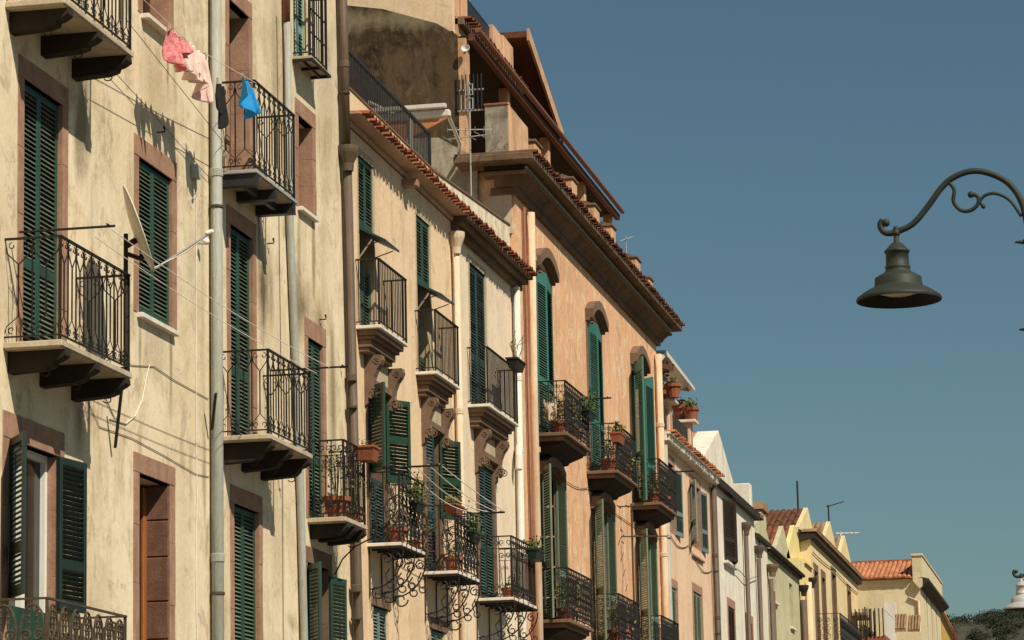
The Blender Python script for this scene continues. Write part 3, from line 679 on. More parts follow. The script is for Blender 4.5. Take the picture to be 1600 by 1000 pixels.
# A2 window with leaves folded outwards, white frame inside
surround(A, *hA['A2'], .16, .24, blocks=4, name='door_surround')
w2 = window(A, *hA['A2'], mat='white', inset=.10)
shutter(A, 25.22, 1, 4.14, 5.56, .50, 146, 'blackgreen', Y=-.02, rails=(.3,))
shutter(A, 26.44, -1, 4.14, 5.56, .55, 173, 'blackgreen', Y=-.02, rails=(.3,))
part('parapet_panel', MB().cbox(25.2, 26.46, .05, .10, 3.12, 4.10, .006), M['green'], A.o)
# A4 deep doorway
surround(A, *hA['A4'], .17, .20, blocks=4, name='door_surround')
d = part('door', MB().cbox(28.82, 29.83, .27, .315, 3.2, 5.68, .005), M['woodd'], A.o)
for (a, b) in ((28.83, 28.95), (29.27, 29.37), (29.70, 29.82)): part('door_stile', MB().cbox(a, b, .235, .268, 3.2, 5.67, .006), M['wood'], d)
for i in range(6):
    for (a, b, j) in ((29.70, 29.835, 0),): pass
zz = 3.2; jb = [.42, .48, .39, .46, .38, .36]
for i, h_ in enumerate(jb):
    part('stone', MB().cbox(29.795+random.uniform(-.006, .006), 29.829, .004, .262, zz+.006, zz+h_-.006, .008), M['stoner'], A.o); zz += h_
surround(A, *hA['A5'], .15, .2, sill=.09, blocks=3); window(A, *hA['A5'])
surround(A, *hA['A6'], .13, .2, blocks=4, name='door_surround')
d = part('door', MB().cbox(32.02, 32.83, .22, .27, 9.41, 11.54, .005), M['woodd'], A.o); part('door_stile', MB().cbox(32.04, 32.14, .19, .219, 9.41, 11.5, .006), M['wood'], d)
pair(A, *hA['A7'], 'green', rails=(.335,), Y=.06); surround(A, *hA['A7'], .13, .2, blocks=4, name='door_surround')
pair(A, *hA['A8'], 'green', rails=(.30,), Y=.06, limit=0); surround(A, *hA['A8'], .13, .2, blocks=4)
pair(A, *hA['A9'], 'aqua', rails=(.3,), Y=.06, limit=0)
surround(A, *hA['A10'], .14, .2, sill=.07, blocks=3)
part('window', MB().cbox(34.96, 35.64, .24, .3, 9.74, 10.9, .005), M['woodd'], A.o)
pair(A, *hA['A11'], 'green', rails=(.34,), Y=.05, limit=0); surround(A, *hA['A11'], .13, .24, blocks=4, name='door_surround')
window(A, *hA['A12']); surround(A, *hA['A12'], .12, .2, mat='stoneb')
shutter(A, 35.22, 1, 3.4, 5.36, .50, 148, 'green', limit=0); shutter(A, 36.24, -1, 3.4, 5.32, .50, 172, 'green', limit=0)
# balconies
balconyA(A, 25.03, 26.98, .55, 6.40); balconyA(A, 25.0, 26.95, .57, 9.53); balconyA(A, 31.6, 33.38, .58, 6.45, drop=.2)
b_ = balconyA(A, 35.24, 36.33, .48, 5.94, style='light', mod=.16, drop=.15)
b_ = part('balcony', MB().cbox(31.5, 33.2, -.47, .02, 9.37, 9.41, .005), M['grey'], A.o)              # steel-framed one
for x in (31.58, 32.35, 33.12): part('beam', MB().box(x-.045, x+.045, -.46, 0, 9.25, 9.36).box(x-.06, x+.06, -.462, 0, 9.235, 9.25), M['ironb'], b_)
part('beam', MB().box(31.645, 33.055, -.27, -.22, 9.27, 9.355), M['ironb'], b_)
for x in (31.97, 32.73): part('floor_panel', MB().box(x-.32, x+.32, -.45, -.01, 9.352, 9.366), M['soffit'], b_)
railing(A, b_, 31.5, 33.2, .47, 9.41, 1.02, 'lozenge', .2)
b_ = part('balcony', MB().cbox(34.74, 35.6, -.24, .02, 11.55, 11.585, .004), M['soffit'], A.o)
part('iron_frame', MB().box(34.72, 35.62, -.26, -.235, 11.52, 11.55).box(34.73, 34.76, -.235, 0, 11.515, 11.549).box(35.58, 35.61, -.235, 0, 11.515, 11.549).box(35.15, 35.18, -.235, 0, 11.515, 11.549).box(34.77, 35.57, -.13, -.11, 11.52, 11.549), M['iron'], b_)
railing(A, b_, 34.74, 35.6, .24, 11.585, .95, 'plain', .1)
part('side_bar', MB().box(34.77, 35.57, -.222, -.206, 11.9, 11.912).box(34.77, 35.57, -.222, -.206, 12.2, 12.212), M['iron'], b_)
b_ = part('balcony', MB().cbox(24.75, 26.9, -.55, .02, 3.05, 3.12, .006), M['marble'], A.o)
for x in (24.85, 25.8, 26.78): part('bracket', corbelA(.54, x, .15, 3.05), M['stoned'], b_)
railing(A, b_, 24.75, 26.9, .55, 3.12, .97, 'oval', .3, 'ironr')
# pipes
pipe(A, [(31.25, -.085, 13.6), (31.25, -.085, .1)], .066, 'pipeg', (9.28, 5.02, 12.6))
pipe(A, [(34.27, -.06, 13.6), (34.27, -.06, 11.9)], .045, 'copper', ())
pipe(A, [(34.29, -.06, 11.89), (34.33, -.06, 9.6), (34.45, -.06, 8.6), (34.57, -.06, 7.6), (34.74, -.06, 6.0), (34.84, -.06, 4.4), (34.86, -.06, .1)], .047, 'pipeg', ())
pipe(A, [(36.85, -.09, 13.6), (36.98, -.09, 10.95)], .062, 'pipeb', (12.0,)); hopper(A, 37.0, -.11, 10.92, .14, 'pipeb')
pipe(A, [(37.04, -.09, 10.64), (37.36, -.09, 4.4), (37.4, -.09, .1)], .06, 'pipeb', (7.9, 5.2))
for (x, z, l) in ((29.41, 9.36, .05), (33.55, 9.0, .06), (35.9, 8.5, .05), (36.9, 8.05, .04)):
    part('wall_hook', MB().tube([(x, .02, z), (x, -.08, z)]+[(x+.02*math.sin(a*.6), -.08, z+.03-.03*math.cos(a*.6)) for a in range(9)], .008, 5), M['iron'], A.o)

# ================================================================== B : peach house
Bh = Bld('peach_house', 'pale peach house with marble balconies on carved consoles and a railed roof terrace', 37.11, 48.68)
hB = {'d1': (37.95, 38.76, 8.74, 11.09), 'd2': (41.3, 42.15, 8.66, 10.98), 'd3': (44.88, 46.1, 8.70, 10.98), 'm1': (38.33, 39.28, 5.93, 8.02), 'm2': (41.62, 42.52, 5.85, 7.92), 'm3': (45.22, 46.38, 5.76, 7.88),
      'l1': (38.48, 39.32, 3.6, 5.14), 'l2': (41.85, 42.74, 3.6, 5.08), 'l3': (45.5, 46.4, 3.6, 5.0)}
facade(Bh, 37.11, 43.66, 0, 11.35, [h_ for h_ in hB.values() if h_[0] < 43], M['B'], depth=7)
facade(Bh, 43.662, 48.68, 0, 11.348, [h_ for h_ in hB.values() if h_[0] > 43], M['B2'], Y=.004, depth=7)
for k in hB: window(Bh, *hB[k], mat='blackgreen')
pair(Bh, 37.95, 38.76, 10.12, 11.09, 'green', rails=(), Y=.03); pair(Bh, 41.3, 42.15, 10.0, 10.98, 'green', rails=(), Y=.03)
pair(Bh, 37.95, 38.76, 8.76, 9.62, 'green', rails=(), Y=.08); pair(Bh, 41.3, 42.15, 8.68, 9.0, 'green', rails=(), Y=.10)
for (x0, x1, z) in ((37.96, 38.75, 10.11), (41.31, 42.14, 9.99)):                       # flaps pushed out
    f = part('awning_shutter', MB().add([(x0, .0, z), (x1, .0, z), (x1, -.36, z-.19), (x0, -.36, z-.19), (x0, .0, z-.03), (x1, .0, z-.03), (x1, -.36, z-.22), (x0, -.36, z-.22)],
             [(0, 1, 2, 3), (7, 6, 5, 4), (0, 4, 5, 1), (1, 5, 6, 2), (2, 6, 7, 3), (3, 7, 4, 0)]), M['teal'], Bh.o)
    for x in (x0+.04, x1-.04): part('stay', MB().tube([(x, -.02, z-.28), (x, -.28, z-.20)], .008, 5), M['iron'], f)
pair(Bh, *hB['d3'], 'teal', rails=(.36,), Y=.04)
for k in ('d1', 'd2', 'd3'): surround(Bh, *hB[k], .07, .11, mat='soffit', pr=.008, blocks=2)
for k in ('m1', 'm2', 'm3'): surround(Bh, *hB[k], .12, .05, mat='stoneb', pr=.03, blocks=4, name='door_surround')
shutter(Bh, 38.34, 1, 6.9, 8.02, .46, 140, 'green2', rails=(.02,)); shutter(Bh, 39.27, -1, 6.86, 8.0, .47, 150, 'green2', rails=(.52,))
pair(Bh, 38.33, 39.28, 5.95, 6.86, 'teal', rails=(), Y=.05)
shutter(Bh, 41.63, 1, 5.9, 7.9, .42, 8, 'teal', rails=(.4,), Y=.03); shutter(Bh, 42.51, -1, 6.72, 7.88, .45, 150, 'green2', rails=(.48,))
pair(Bh, *hB['m3'], 'teal', rails=(.4,), Y=.03)
for k in ('l1', 'l2', 'l3'):
    pair(Bh, *hB[k], 'bluegrey', rails=(.45,), Y=.05, limit=0); part('lintel', MB().cbox(hB[k][0]-.1, hB[k][1]+.1, -.02, .05, hB[k][3], hB[k][3]+.17, .006), M['stoneb'], Bh.o)
balconyB(Bh, 37.74, 39.30, .33, 8.74, (38.33, 39.28)); balconyB(Bh, 41.13, 42.66, .31, 8.66, (41.62, 42.52)); balconyB(Bh, 44.61, 46.93, .33, 8.70, (45.22, 46.38))
balconyM(Bh, 38.2, 39.6, .46, 5.93); balconyM(Bh, 41.4, 42.9, .50, 5.85); balconyM(Bh, 44.86, 46.75, .60, 5.76, style='light', mod=.17)
# eaves and parapet
co = part('cornice', MB().cbox(37.115, 43.6, -.05, .0, 11.36, 11.43, .01).cbox(37.115, 43.6, -.25, .1, 11.43, 11.452, .004), M['eaveboard'], Bh.o)
eave_tiles(Bh, co, 37.15, 43.6, -.0, 11.455, .192, .34, 'tileb')
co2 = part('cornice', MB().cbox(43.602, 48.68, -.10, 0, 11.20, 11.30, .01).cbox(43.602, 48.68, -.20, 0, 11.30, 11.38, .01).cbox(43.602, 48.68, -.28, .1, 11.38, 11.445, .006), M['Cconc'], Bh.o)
eave_tiles(Bh, co2, 43.62, 48.66, -.0, 11.445, .192, .36, 'tile')
part('parapet', MB().box(37.115, 42.95, .10, .32, 11.352, 11.98), M['B'], Bh.o); part('coping', MB().cbox(37.115, 42.97, .085, .34, 11.98, 12.02, .006), M['stoneb'], Bh.o)
part('parapet', MB().prism([(42.951, 11.352), (48.68, 11.352), (48.68, 12.33), (42.951, 11.98)], 'y', .10, .30), M['Bpar'], Bh.o)
part('coping', MB().prism([(42.975, 11.984), (48.68, 12.334), (48.68, 12.365), (42.975, 12.015)], 'y', .08, .33), M['stoneb'], Bh.o)
fe = part('terrace_railing', MB().box(37.12, 42.95, .14, .18, 12.55, 12.585).box(37.12, 42.95, .15, .17, 12.06, 12.08), M['ironb'], Bh.o)
fb = MB().box(-.0075, .0075, -.0075, .0075, 0, .53).mesh('fence_bar')
for i in range(60): link('fence_bar', fb, M['ironb'], fe, (37.16+i*.0965, .16, 12.022))
part('rail_post', MB().box(42.90, 42.95, .13, .18, 11.9, 12.60), M['ironb'], fe)
part('beam_end', MB().cbox(40.45, 40.62, -.22, .05, 11.20, 11.31, .01), M['stone'], Bh.o)
pipe(Bh, [(43.6, -.075, 10.92), (43.78, -.075, .1)], .056, 'pipec', (8.4, 6.0), clamps=False); hopper(Bh, 43.58, -.09, 11.12, .13, 'pipec')
pipe(Bh, [(48.22, -.08, 11.15), (48.1, -.08, .1)], .062, 'pipew', (9.6, 8.4), clamps=False); part('pipe_cap', MB().ball((48.22, -.08, 11.15), .063, 12, 8), M['pipew'], Bh.o)
part('pipe_branch', MB().tube([(48.12, -.09, 8.5), (47.95, -.12, 8.32), (47.9, -.12, 8.1)], .06, 10), M['pipew'], Bh.o)

# ================================================================== C : orange house
C = Bld('orange_house', 'orange plastered house with arched teal shutters under a deep dark cornice', 48.69, 64.2)
cx = (50.93, 56.14, 61.4); hC = []
for x in cx: hC += [(x-.72, x+.72, 8.96, 11.95), (x-.66, x+.66, 5.78, 8.45)]
facade(C, 48.69, 64.2, 0, 13.28, hC, M['C'], depth=9)
for h_ in hC: window(C, *h_, inset=.24)
def hood(B, x, hw, z, rise, mat='stoneb', pr=.16, th=.17):
    n = 12; a = []; b = []
    for i in range(n+1):
        t = -1+2*i/n; zz = z+rise*(1-t*t)
        a.append((x+t*hw, zz)); b.append((x+t*(hw+.02), zz+th))
    o = part('hood_moulding', MB().prism(a+b[::-1], 'y', -pr, .02), M[mat], B.o)
    part('hood_fillet', MB().prism([(p[0], p[1]-.05) for p in a]+a[::-1], 'y', -pr*.55, .02), M[mat], o)
for i, x in enumerate(cx):
    # arched stone surround
    n = 10; arc = [(x-.72+1.44*k/n, 11.72+.23*(1-(2*k/n-1)**2)) for k in range(n+1)]
    o = part('window_surround', MB().prism(arc+[(x+.72, 12.02), (x-.72, 12.02)], 'y', -.015, .10), M['stoneb'], C.o)
    for sx in (-1, 1): part('stone', MB().cbox(min(x+sx*.72, x+sx*.84), max(x+sx*.72, x+sx*.84), -.025, .1, 8.97, 11.9, .006), M['stoneb'], o)
    hood(C, x, .86, 11.92, .27)
    if i < 2:
        shutter(C, x-.715, 1, 8.98, 11.74, .71, 3, 'bteal', rails=(.36,), arch=.20, Y=-.03, limit=0); shutter(C, x+.715, -1, 8.98, 11.74, .71, 3, 'bteal', rails=(.36,), arch=.20, Y=-.03, limit=0)
    else:
        shutter(C, x-.715, 1, 8.98, 11.74, .70, 155, 'bteal', rails=(.36,), arch=.20, Y=-.04, limit=0); shutter(C, x+.715, -1, 8.98, 11.74, .70, 174, 'bteal', rails=(.36,), arch=.20, Y=-.04, limit=0)
    balconyC(C, x-1.16, x+1.15, .60, 8.96)
    o = part('window_surround', MB().cbox(x-.80, x+.80, -.03, .1, 8.45, 8.56, .008), M['stoneb'], C.o)
    for sx in (-1, 1):
        zz = 5.8
        for q in range(5):
            part('stone', MB().cbox(min(x+sx*.66, x+sx*.79), max(x+sx*.66, x+sx*.79), -.025, .28, zz+.004, zz+.526, .008), M['stoneb'], o); zz += .53
    hood(C, x, .84, 8.35, .16, pr=.2)
    shutter(C, x-.66, 1, 5.82, 8.42, .62, 156, 'sage', rails=(.36,), Y=-.05, limit=0); shutter(C, x+.66, -1, 5.82, 8.42, .62, 175, 'sage', rails=(.36,), Y=-.05, limit=0)
    balconyC(C, x-1.18, x+1.2, .56, 5.80, .86)
# cornice with return on the near side
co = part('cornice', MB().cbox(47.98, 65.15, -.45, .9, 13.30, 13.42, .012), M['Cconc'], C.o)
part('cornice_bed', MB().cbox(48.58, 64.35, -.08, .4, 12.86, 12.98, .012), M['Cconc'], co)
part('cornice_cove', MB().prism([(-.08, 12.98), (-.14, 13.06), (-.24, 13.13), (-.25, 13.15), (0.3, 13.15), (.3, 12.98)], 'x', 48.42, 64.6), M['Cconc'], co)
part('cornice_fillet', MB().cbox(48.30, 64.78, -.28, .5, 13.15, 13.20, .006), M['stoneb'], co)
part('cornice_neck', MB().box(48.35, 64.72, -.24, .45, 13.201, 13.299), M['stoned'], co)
dm = MB().box(-.045, .045, -.045, 0, 0, .06).mesh('dentil')
for i in range(96): link('dentil', dm, M['soffit'], co, (48.4+i*.17, -.242, 13.203))
eave_tiles(C, co, 48.0, 65.13, -.22, 13.42, .20, .30, 'tiler')
part('cornice_top', MB().box(48.0, 65.1, -.22, .88, 13.422, 13.46), M['Cconc'], co)
pipe(C, [(49.65, -.08, 12.75), (49.55, -.08, 9.5), (50.0, -.08, 6.6)][0:2]+[(49.56, -.08, .1)], .07, 'pipeo', (11.9, 8.6), clamps=False)
pipe(C, [(49.2, -.05, 12.75), (49.3, -.05, .1)], .03, 'copper', ())
pipe(C, [(63.85, -.09, 12.6), (63.85, -.09, .1)], .08, 'pipeo', (11.0, 8.2), clamps=False)
# attic: parapet piers, loggia, stained side wall, top terrace
at = part('attic_wall', MB().prism([(.95, 13.30), (.95, 15.72), (1.3, 15.95), (2.25, 16.28), (3.2, 16.45), (9, 16.5), (9, 13.05), (.72, 13.05), (.72, 13.30)], 'x', 48.69, 49.0), M['Cstain'], C.o)
part('rendered_skirt', MB().prism([(.62, 12.3), (.62, 13.52), (1.28, 13.92), (2.6, 13.98), (2.6, 12.3)], 'x', 48.60, 48.688), M['Cgrey'], C.o)
part('attic_pilaster', MB().cbox(48.695, 49.0, .80, .945, 13.31, 15.66, .008), M['Cpier'], C.o)
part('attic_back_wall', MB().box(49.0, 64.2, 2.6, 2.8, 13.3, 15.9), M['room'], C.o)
part('attic_roof', MB().box(49.0, 63.8, .765, 9, 15.70, 15.78), M['room'], C.o)  # near-black ceiling colour in place of the loggia's deep shade
part('eave_beam', MB().box(48.75, 63.85, .66, .76, 15.62, 15.74), M['roofbrown'], C.o); part('gutter', MB().tube([(48.75, .60, 15.80), (63.85, .60, 15.80)], .05, 8), M['copper'], C.o)
for x in (52.3, 56.2, 60.2, 63.5): part('attic_post', MB().cbox(x, x+.2, .80, .98, 13.3, 15.7, .01), M['Cpier'], C.o)
part('side_render', MB().box(48.645, 48.687, .05, .47, 12.2, 12.86), M['Cside'], C.o)
piers = [(48.69, 50.3, 14.42), (50.9, 51.5, 14.3), (52.9, 54.6, 14.15), (54.6, 55.1, 14.45), (57.0, 57.6, 14.45), (57.6, 59.0, 14.15), (59.0, 59.5, 14.45), (62.1, 62.7, 14.4), (62.7, 63.9, 14.12), (63.9, 64.4, 14.3)]
for (a, b, z1) in piers:
    p_ = part('parapet_pier', MB().cbox(a, b, .06, .46, 13.46, z1, .012), M['Cpier'], C.o)
    if b-a < .8: part('cap', MB().cbox(a-.03, b+.03, .03, .49, z1, z1+.05, .01).prism([(.1, z1+.05), (.26, z1+.12), (.42, z1+.05)], 'x', a+.02, b-.02), M['stoneb'], p_)
part('pier_render', MB().box(48.64, 48.688, .09, .48, 13.46, 14.42), M['Cgrey'], C.o)
part('cap', MB().cbox(48.62, 49.4, .08, .5, 14.42, 14.46, .01), M['terra'], C.o)
lr = part('loggia_railing', MB().box(50.4, 64.0, .5, .53, 14.12, 14.15), M['ironb'], C.o)
for i in range(60): link('railing_bar', fb, M['ironb'], lr, (50.5+i*.225, .515, 13.59))
gr = part('grille', MB().box(48.66, 48.685, .50, .96, 14.72, 14.745).box(48.66, 48.685, .50, .96, 14.36, 14.385), M['grey'], C.o)
gb = MB().box(-.009, .009, -.009, .009, 0, .62).mesh('grille_bar')
for i in range(7): link('grille_bar', gb, M['ironb'], gr, (48.65, .53+i*.067, 14.38))
tw = part('terrace_wall', MB().box(49.25, 54.6, 1.05, 5, 15.785, 16.2), M['Cpier'], C.o)
eave_tiles(C, tw, 49.3, 54.5, 1.12, 16.2, .18, .30, 'tile')
part('terrace_cornice', MB().cbox(49.25, 54.55, .95, 1.12, 16.06, 16.19, .01), M['stoneb'], tw)
part('tower_wall', MB().prism([(1.1, 15.9), (1.1, 17.6), (4.5, 17.6), (4.5, 15.9)], 'x', 49.05, 49.24), M['B'], C.o)
part('parapet_pier', MB().cbox(49.25, 49.75, 1.13, 1.5, 16.26, 17.5, .01), M['Cpier'], C.o); part('parapet_pier', MB().cbox(49.95, 50.45, 1.13, 1.4, 16.26, 17.5, .01), M['Cpier'], C.o)
part('parapet_pier', MB().cbox(52.7, 53.6, 1.13, 1.4, 16.26, 17.02, .01), M['Cpier'], C.o); part('parapet_pier', MB().cbox(53.6, 54.5, 1.12, 1.45, 16.26, 17.06, .01), M['Cpier'], C.o)
tr_ = part('terrace_railing', MB().box(50.45, 52.7, 1.2, 1.23, 16.95, 16.98).box(50.45, 52.7, 1.205, 1.215, 16.3, 16.95), M['ironb'], C.o)
part('lean_to_roof', MB().prism([(54.5, 17.25), (57.9, 16.05), (57.9, 16.17), (54.5, 17.37)], 'y', .85, 4.5), M['roofbrown'], C.o)
part('verge_board', MB().prism([(54.5, 17.18), (57.95, 15.96), (57.95, 16.20), (54.5, 17.42)], 'y', .80, .848), M['Cpier'], C.o)
part('lean_to_wall', MB().prism([(54.5, 15.9), (57.2, 15.9), (57.2, 16.25), (54.5, 17.2)], 'y', 1.4, 1.6), M['roofbrown'], C.o)

# ================================================================== D : rose house
D = Bld('rose_house', 'small pale rose house with a tiled eave and flower pots on its roof terrace', 64.21, 72.5)
hD = [(64.5, 66.2, 8.9, 10.45), (68.9, 70.4, 8.95, 10.42), (64.95, 66.1, 6.0, 7.7), (68.8, 70.1, 6.0, 7.9)]
facade(D, 64.21, 72.5, 0, 10.95, hD, M['D'])
for h_ in hD: window(D, *h_); surround(D, *h_, .2, .2, mat='stone', sill=None, blocks=3)
shutter(D, 66.2, -1, 8.92, 10.4, .75, 175, 'bluegrey', limit=0)
shutter(D, 68.9, 1, 8.97, 10.4, .7, 163, 'bluegrey', limit=0); shutter(D, 70.4, -1, 8.97, 10.4, .7, 175, 'bluegrey', limit=0)
for k in (2, 3): pair(D, *hD[k], 'sage', limit=0, Y=.03)
part('sill', MB().cbox(68.7, 70.6, -.06, .1, 8.70, 8.75, .006), M['stone'], D.o)
co = part('cornice', MB().cbox(64.3, 72.5, -.16, .1, 10.78, 10.92, .01).cbox(64.3, 72.5, -.24, .2, 10.92, 10.97, .006), M['F0'], D.o)
dm2 = MB().box(-.03, .03, -.055, 0, 0, .12).mesh('dentil')
for i in range(60): link('dentil', dm2, M['F0'], co, (64.4+i*.136, -.16, 10.80))
eave_tiles(D, co, 64.3, 72.5, .0, 10.97, .21, .34, 'tileo')
for i, x in enumerate((65.9, 69.2)):
    p_ = part('parapet_pier', MB().cbox(x, x+.42, -.0, .40, 10.98, 11.86, .01), M['D'], D.o); part('cap', MB().cbox(x-.08, x+.5, -.14, .48, 11.86, 11.93, .01), M['marble'], p_)
    part('niche', MB().box(x+.12, x+.3, -.004, .02, 11.15, 11.7), M['stone'], p_)
for (a, b) in ((64.4, 65.9), (66.32, 69.2)): part('terrace_panel', MB().box(a+.02, b-.02, .06, .10, 10.99, 11.72), M['panel'], D.o)
pipe(D, [(64.45, -.08, 10.7), (64.45, -.08, .1)], .07, 'pipeg', (9.0,)); pipe(D, [(72.3, -.08, 10.7), (72.4, -.08, .1)], .06, 'pipeb', (9.0, 7.5))

# ================================================================== far houses with street gables
def tiles_slope(B, xa, za, xb, zb, y0, y1, mat, pitch=.19, rows=5):
    """left roof slope from valley (xa,za) to ridge (xb,zb), running back from y0 to y1: barrel tiles in courses, each tile a piece"""
    L = math.hypot(xb-xa, zb-za); ang = math.atan2(zb-za, xb-xa)
    o = part('roof', MB().prism([(xa, za-.06), (xb, zb-.06), (xb, zb), (xa, za)], 'y', y0, y1), M[mat], B.o)
    n = int(min(y1-y0, 2.6)/pitch); tl = L/rows*1.12; r = pitch*.48; mb = MB(); prof = []
    for k in range(6):
        a = math.pi*k/5; prof.append((r*math.cos(a), r*.8*math.sin(a)))
    mb.prism(prof, 'x', -tl/2, tl/2)
    Mt = Matrix.Rotation(-ang, 4, 'Y'); me = mb.xform(Mt).mesh('roof_tile')
    for j in range(n):
        for i in range(rows):
            t = (i+.5)/rows
            link('roof_tile', me, M[mat], o, (xa+(xb-xa)*t+random.uniform(-.03, .03), y0+pitch*(j+.5), za+(zb-za)*t+.02+.02*((i+j) % 2)))
def gable(B, xl, xa, xr, zb, za, mat, y=.35, tmat='tile', zbr=None, depth=6, zbl=None, th=.14):
    zbr = zb if zbr is None else zbr; zbl = zb if zbl is None else zbl
    g = part('gable', MB().prism([(xl, zb-1.2), (xr, zb-1.2), (xr, zbr), (xa, za), (xl, zbl)], 'y', y, y+th), M[mat], B.o)
    tiles_slope(B, xl, zbl-.10, xa, za-.12, y+th, y+depth, tmat)
    part('roof', MB().prism([(xa, za-.12), (xr, zbr-.10), (xr, zbr-.2), (xa, za-.22)], 'y', y+th, y+depth), M[tmat], B.o)
E_ = Bld('white_house', 'white house with a broad plain gable above its eave and dark brown shutters', 72.52, 81.2)
hE = [(74.6, 76.3, 9.15, 10.72), (75.0, 76.2, 6.4, 8.05), (78.6, 79.9, 6.2, 7.95)]
facade(E_, 72.52, 81.2, 0, 11.0, hE, M['E'])
for h_ in hE: window(E_, *h_)
shutter(E_, 74.6, 1, 9.17, 10.7, .83, 12, 'brownsh', limit=0); shutter(E_, 76.3, -1, 9.17, 10.7, .83, 14, 'brownsh', limit=0); part('sill', MB().cbox(74.4, 76.5, -.12, .1, 9.07, 9.14, .006), M['marble'], E_.o)
for h_ in hE[1:]: surround(E_, *h_, .18, .22, blocks=3); pair(E_, *h_, 'brownsh', limit=0, Y=.02)
part('eave', MB().prism([(-.16, 10.86), (-.16, 11.04), (.35, 11.18), (.35, 10.95)], 'x', 72.6, 81.2), M['dark'], E_.o)
gable(E_, 72.9, 77.0, 80.9, 11.3, 12.76, 'E', y=.35, tmat='tileo', th=.55)
pipe(E_, [(78.4, -.1, 10.2), (78.4, -.1, .1)], .06, 'pipeb', ()); hopper(E_, 78.4, -.12, 10.45, .14, 'pipeb')
pipe(E_, [(72.62, -.07, 10.9), (72.66, -.07, .1)], .05, 'pipeb', ()); pipe(E_, [(81.05, -.1, 9.8), (81.05, -.1, .1)], .06, 'pipeb', ()); hopper(E_, 81.05, -.12, 10.1, .15, 'pipeb')
F0 = Bld('offwhite_house', 'narrow off-white house squeezed between the white gabled house and the green one', 81.22, 84.0)
hF0 = [(82.0, 82.5, 9.4, 10.4)]
facade(F0, 81.22, 84.0, 0, 10.5, hF0, M['F0']); window(F0, *hF0[0], mull=False)
part('eave', MB().prism([(-.12, 10.4), (-.12, 10.5), (.35, 10.66), (.35, 10.4)], 'x', 81.22, 84.0), M['dark'], F0.o)
part('gable_post', MB().cbox(81.3, 81.8, .1, .6, 10.5, 11.9, .02), M['E'], F0.o); part('cap', MB().cbox(81.9, 82.6, -.1, .5, 11.0, 11.15, .02), M['stoneb'], F0.o)
pipe(F0, [(83.8, -.1, 9.5), (83.8, -.1, .1)], .065, 'pipeb', ()); hopper(F0, 83.8, -.15, 9.85, .18, 'stoneb')
F = Bld('green_house', 'pale green house with a zigzag of small tiled gables', 84.02, 92.3)
hF = [(84.9, 85.9, 9.0, 10.03), (89.4, 90.3, 8.6, 9.9), (86.5, 87.5, 5.5, 7.2)]
facade(F, 84.02, 92.3, 0, 10.3, hF, M['F'])
for h_ in hF: window(F, *h_, mull=False, mat='wood'); part('sill', MB().cbox(h_[0]-.1, h_[1]+.1, -.08, .1, h_[2]-.08, h_[2]-.01, .006), M['marble'], F.o)
part('eave', MB().prism([(-.10, 10.24), (-.10, 10.36), (.35, 10.52), (.35, 10.2)], 'x', 84.02, 92.3), M['dark'], F.o)
part('gutter', MB().tube([(84.0, -.14, 10.38), (92.3, -.14, 10.34)], .06, 8), M['dark'], F.o)
gable(F, 82.6, 85.9, 88.8, 10.5, 11.62, 'F', zbr=10.6, tmat='tile'); gable(F, 88.81, 91.6, 94.2, 10.7, 11.83, 'F', tmat='tile', zbr=10.6)
ch = part('chimney', MB().cbox(93.2, 94.6, 1.2, 2.0, 10.8, 12.55, .03), M['F'], F.o); part('chimney_cap', MB().prism([(93.1, 12.56), (94.7, 12.56), (94.5, 12.8), (93.3, 12.8)], 'y', 1.12, 2.08), M['tiled'], ch)
pipe(F, [(84.3, -.1, 9.2), (84.3, -.1, .1)], .05, 'pipeb', ())
pipe(F, [(92.2, -.12, 9.6), (92.2, -.12, .1)], .1, 'pipeb', ()); hopper(F, 92.2, -.14, 10.0, .16, 'dark')
G0 = Bld('lemon_house', 'narrow lemon yellow house with one steep gable beside the green house', 92.32, 96.2)
facade(G0, 92.32, 96.2, 0, 10.9, [(93.8, 94.6, 6.5, 8.4)], M['G0']); window(G0, 93.8, 94.6, 6.5, 8.4)
gable(G0, 92.3, 94.85, 97.9, 11.0, 12.2, 'G0', tmat='tile', zbr=11.2)
part('lean_roof', MB().prism([(-.08, 10.9), (-.08, 10.96), (.35, 11.2), (.35, 10.95)], 'x', 94.0, 96.2), M['G0'], G0.o)
pipe(G0, [(94.0, -.1, 10.3), (93.9, -.1, .1)], .11, 'pipeo', ()); hopper(G0, 95.2, -.12, 10.5, .14, 'dark')
G = Bld('straw_house', 'straw yellow house with three gables behind a long dark sloping eave', 96.22, 113.2)
hG = [(97.0, 98.0, 8.6, 10.95), (99.4, 100.4, 8.6, 10.95), (103.0, 104.2, 9.0, 11.4), (108.8, 109.8, 9.0, 11.3)]
facade(G, 96.22, 113.2, 0, 12.1, hG, M['G'])
for h_ in hG: window(G, *h_, mull=False, inset=.3); surround(G, *h_, .2, .25, mat='stoneb', pr=.03, blocks=3)
part('eave', MB().prism([(-.16, 11.92), (-.16, 12.04), (.35, 12.2), (.35, 11.8)], 'x', 96.0, 113.4), M['dark'], G.o)
ei = tile_mesh(.5, .14)
for i in range(85): link('roof_tile', ei, M['tiled'], G.o, (96.1+i*.203, .25, 12.10))
gable(G, 96.3, 99.3, 101.3, 12.3, 13.25, 'G', tmat='roofbrown', zbr=12.4); gable(G, 103.6, 107.0, 110.0, 12.4, 13.62, 'G', tmat='tiled', zbr=12.5); gable(G, 110.0, 112.7, 116.0, 12.6, 13.7, 'G', tmat='tiled', zbr=12.5)
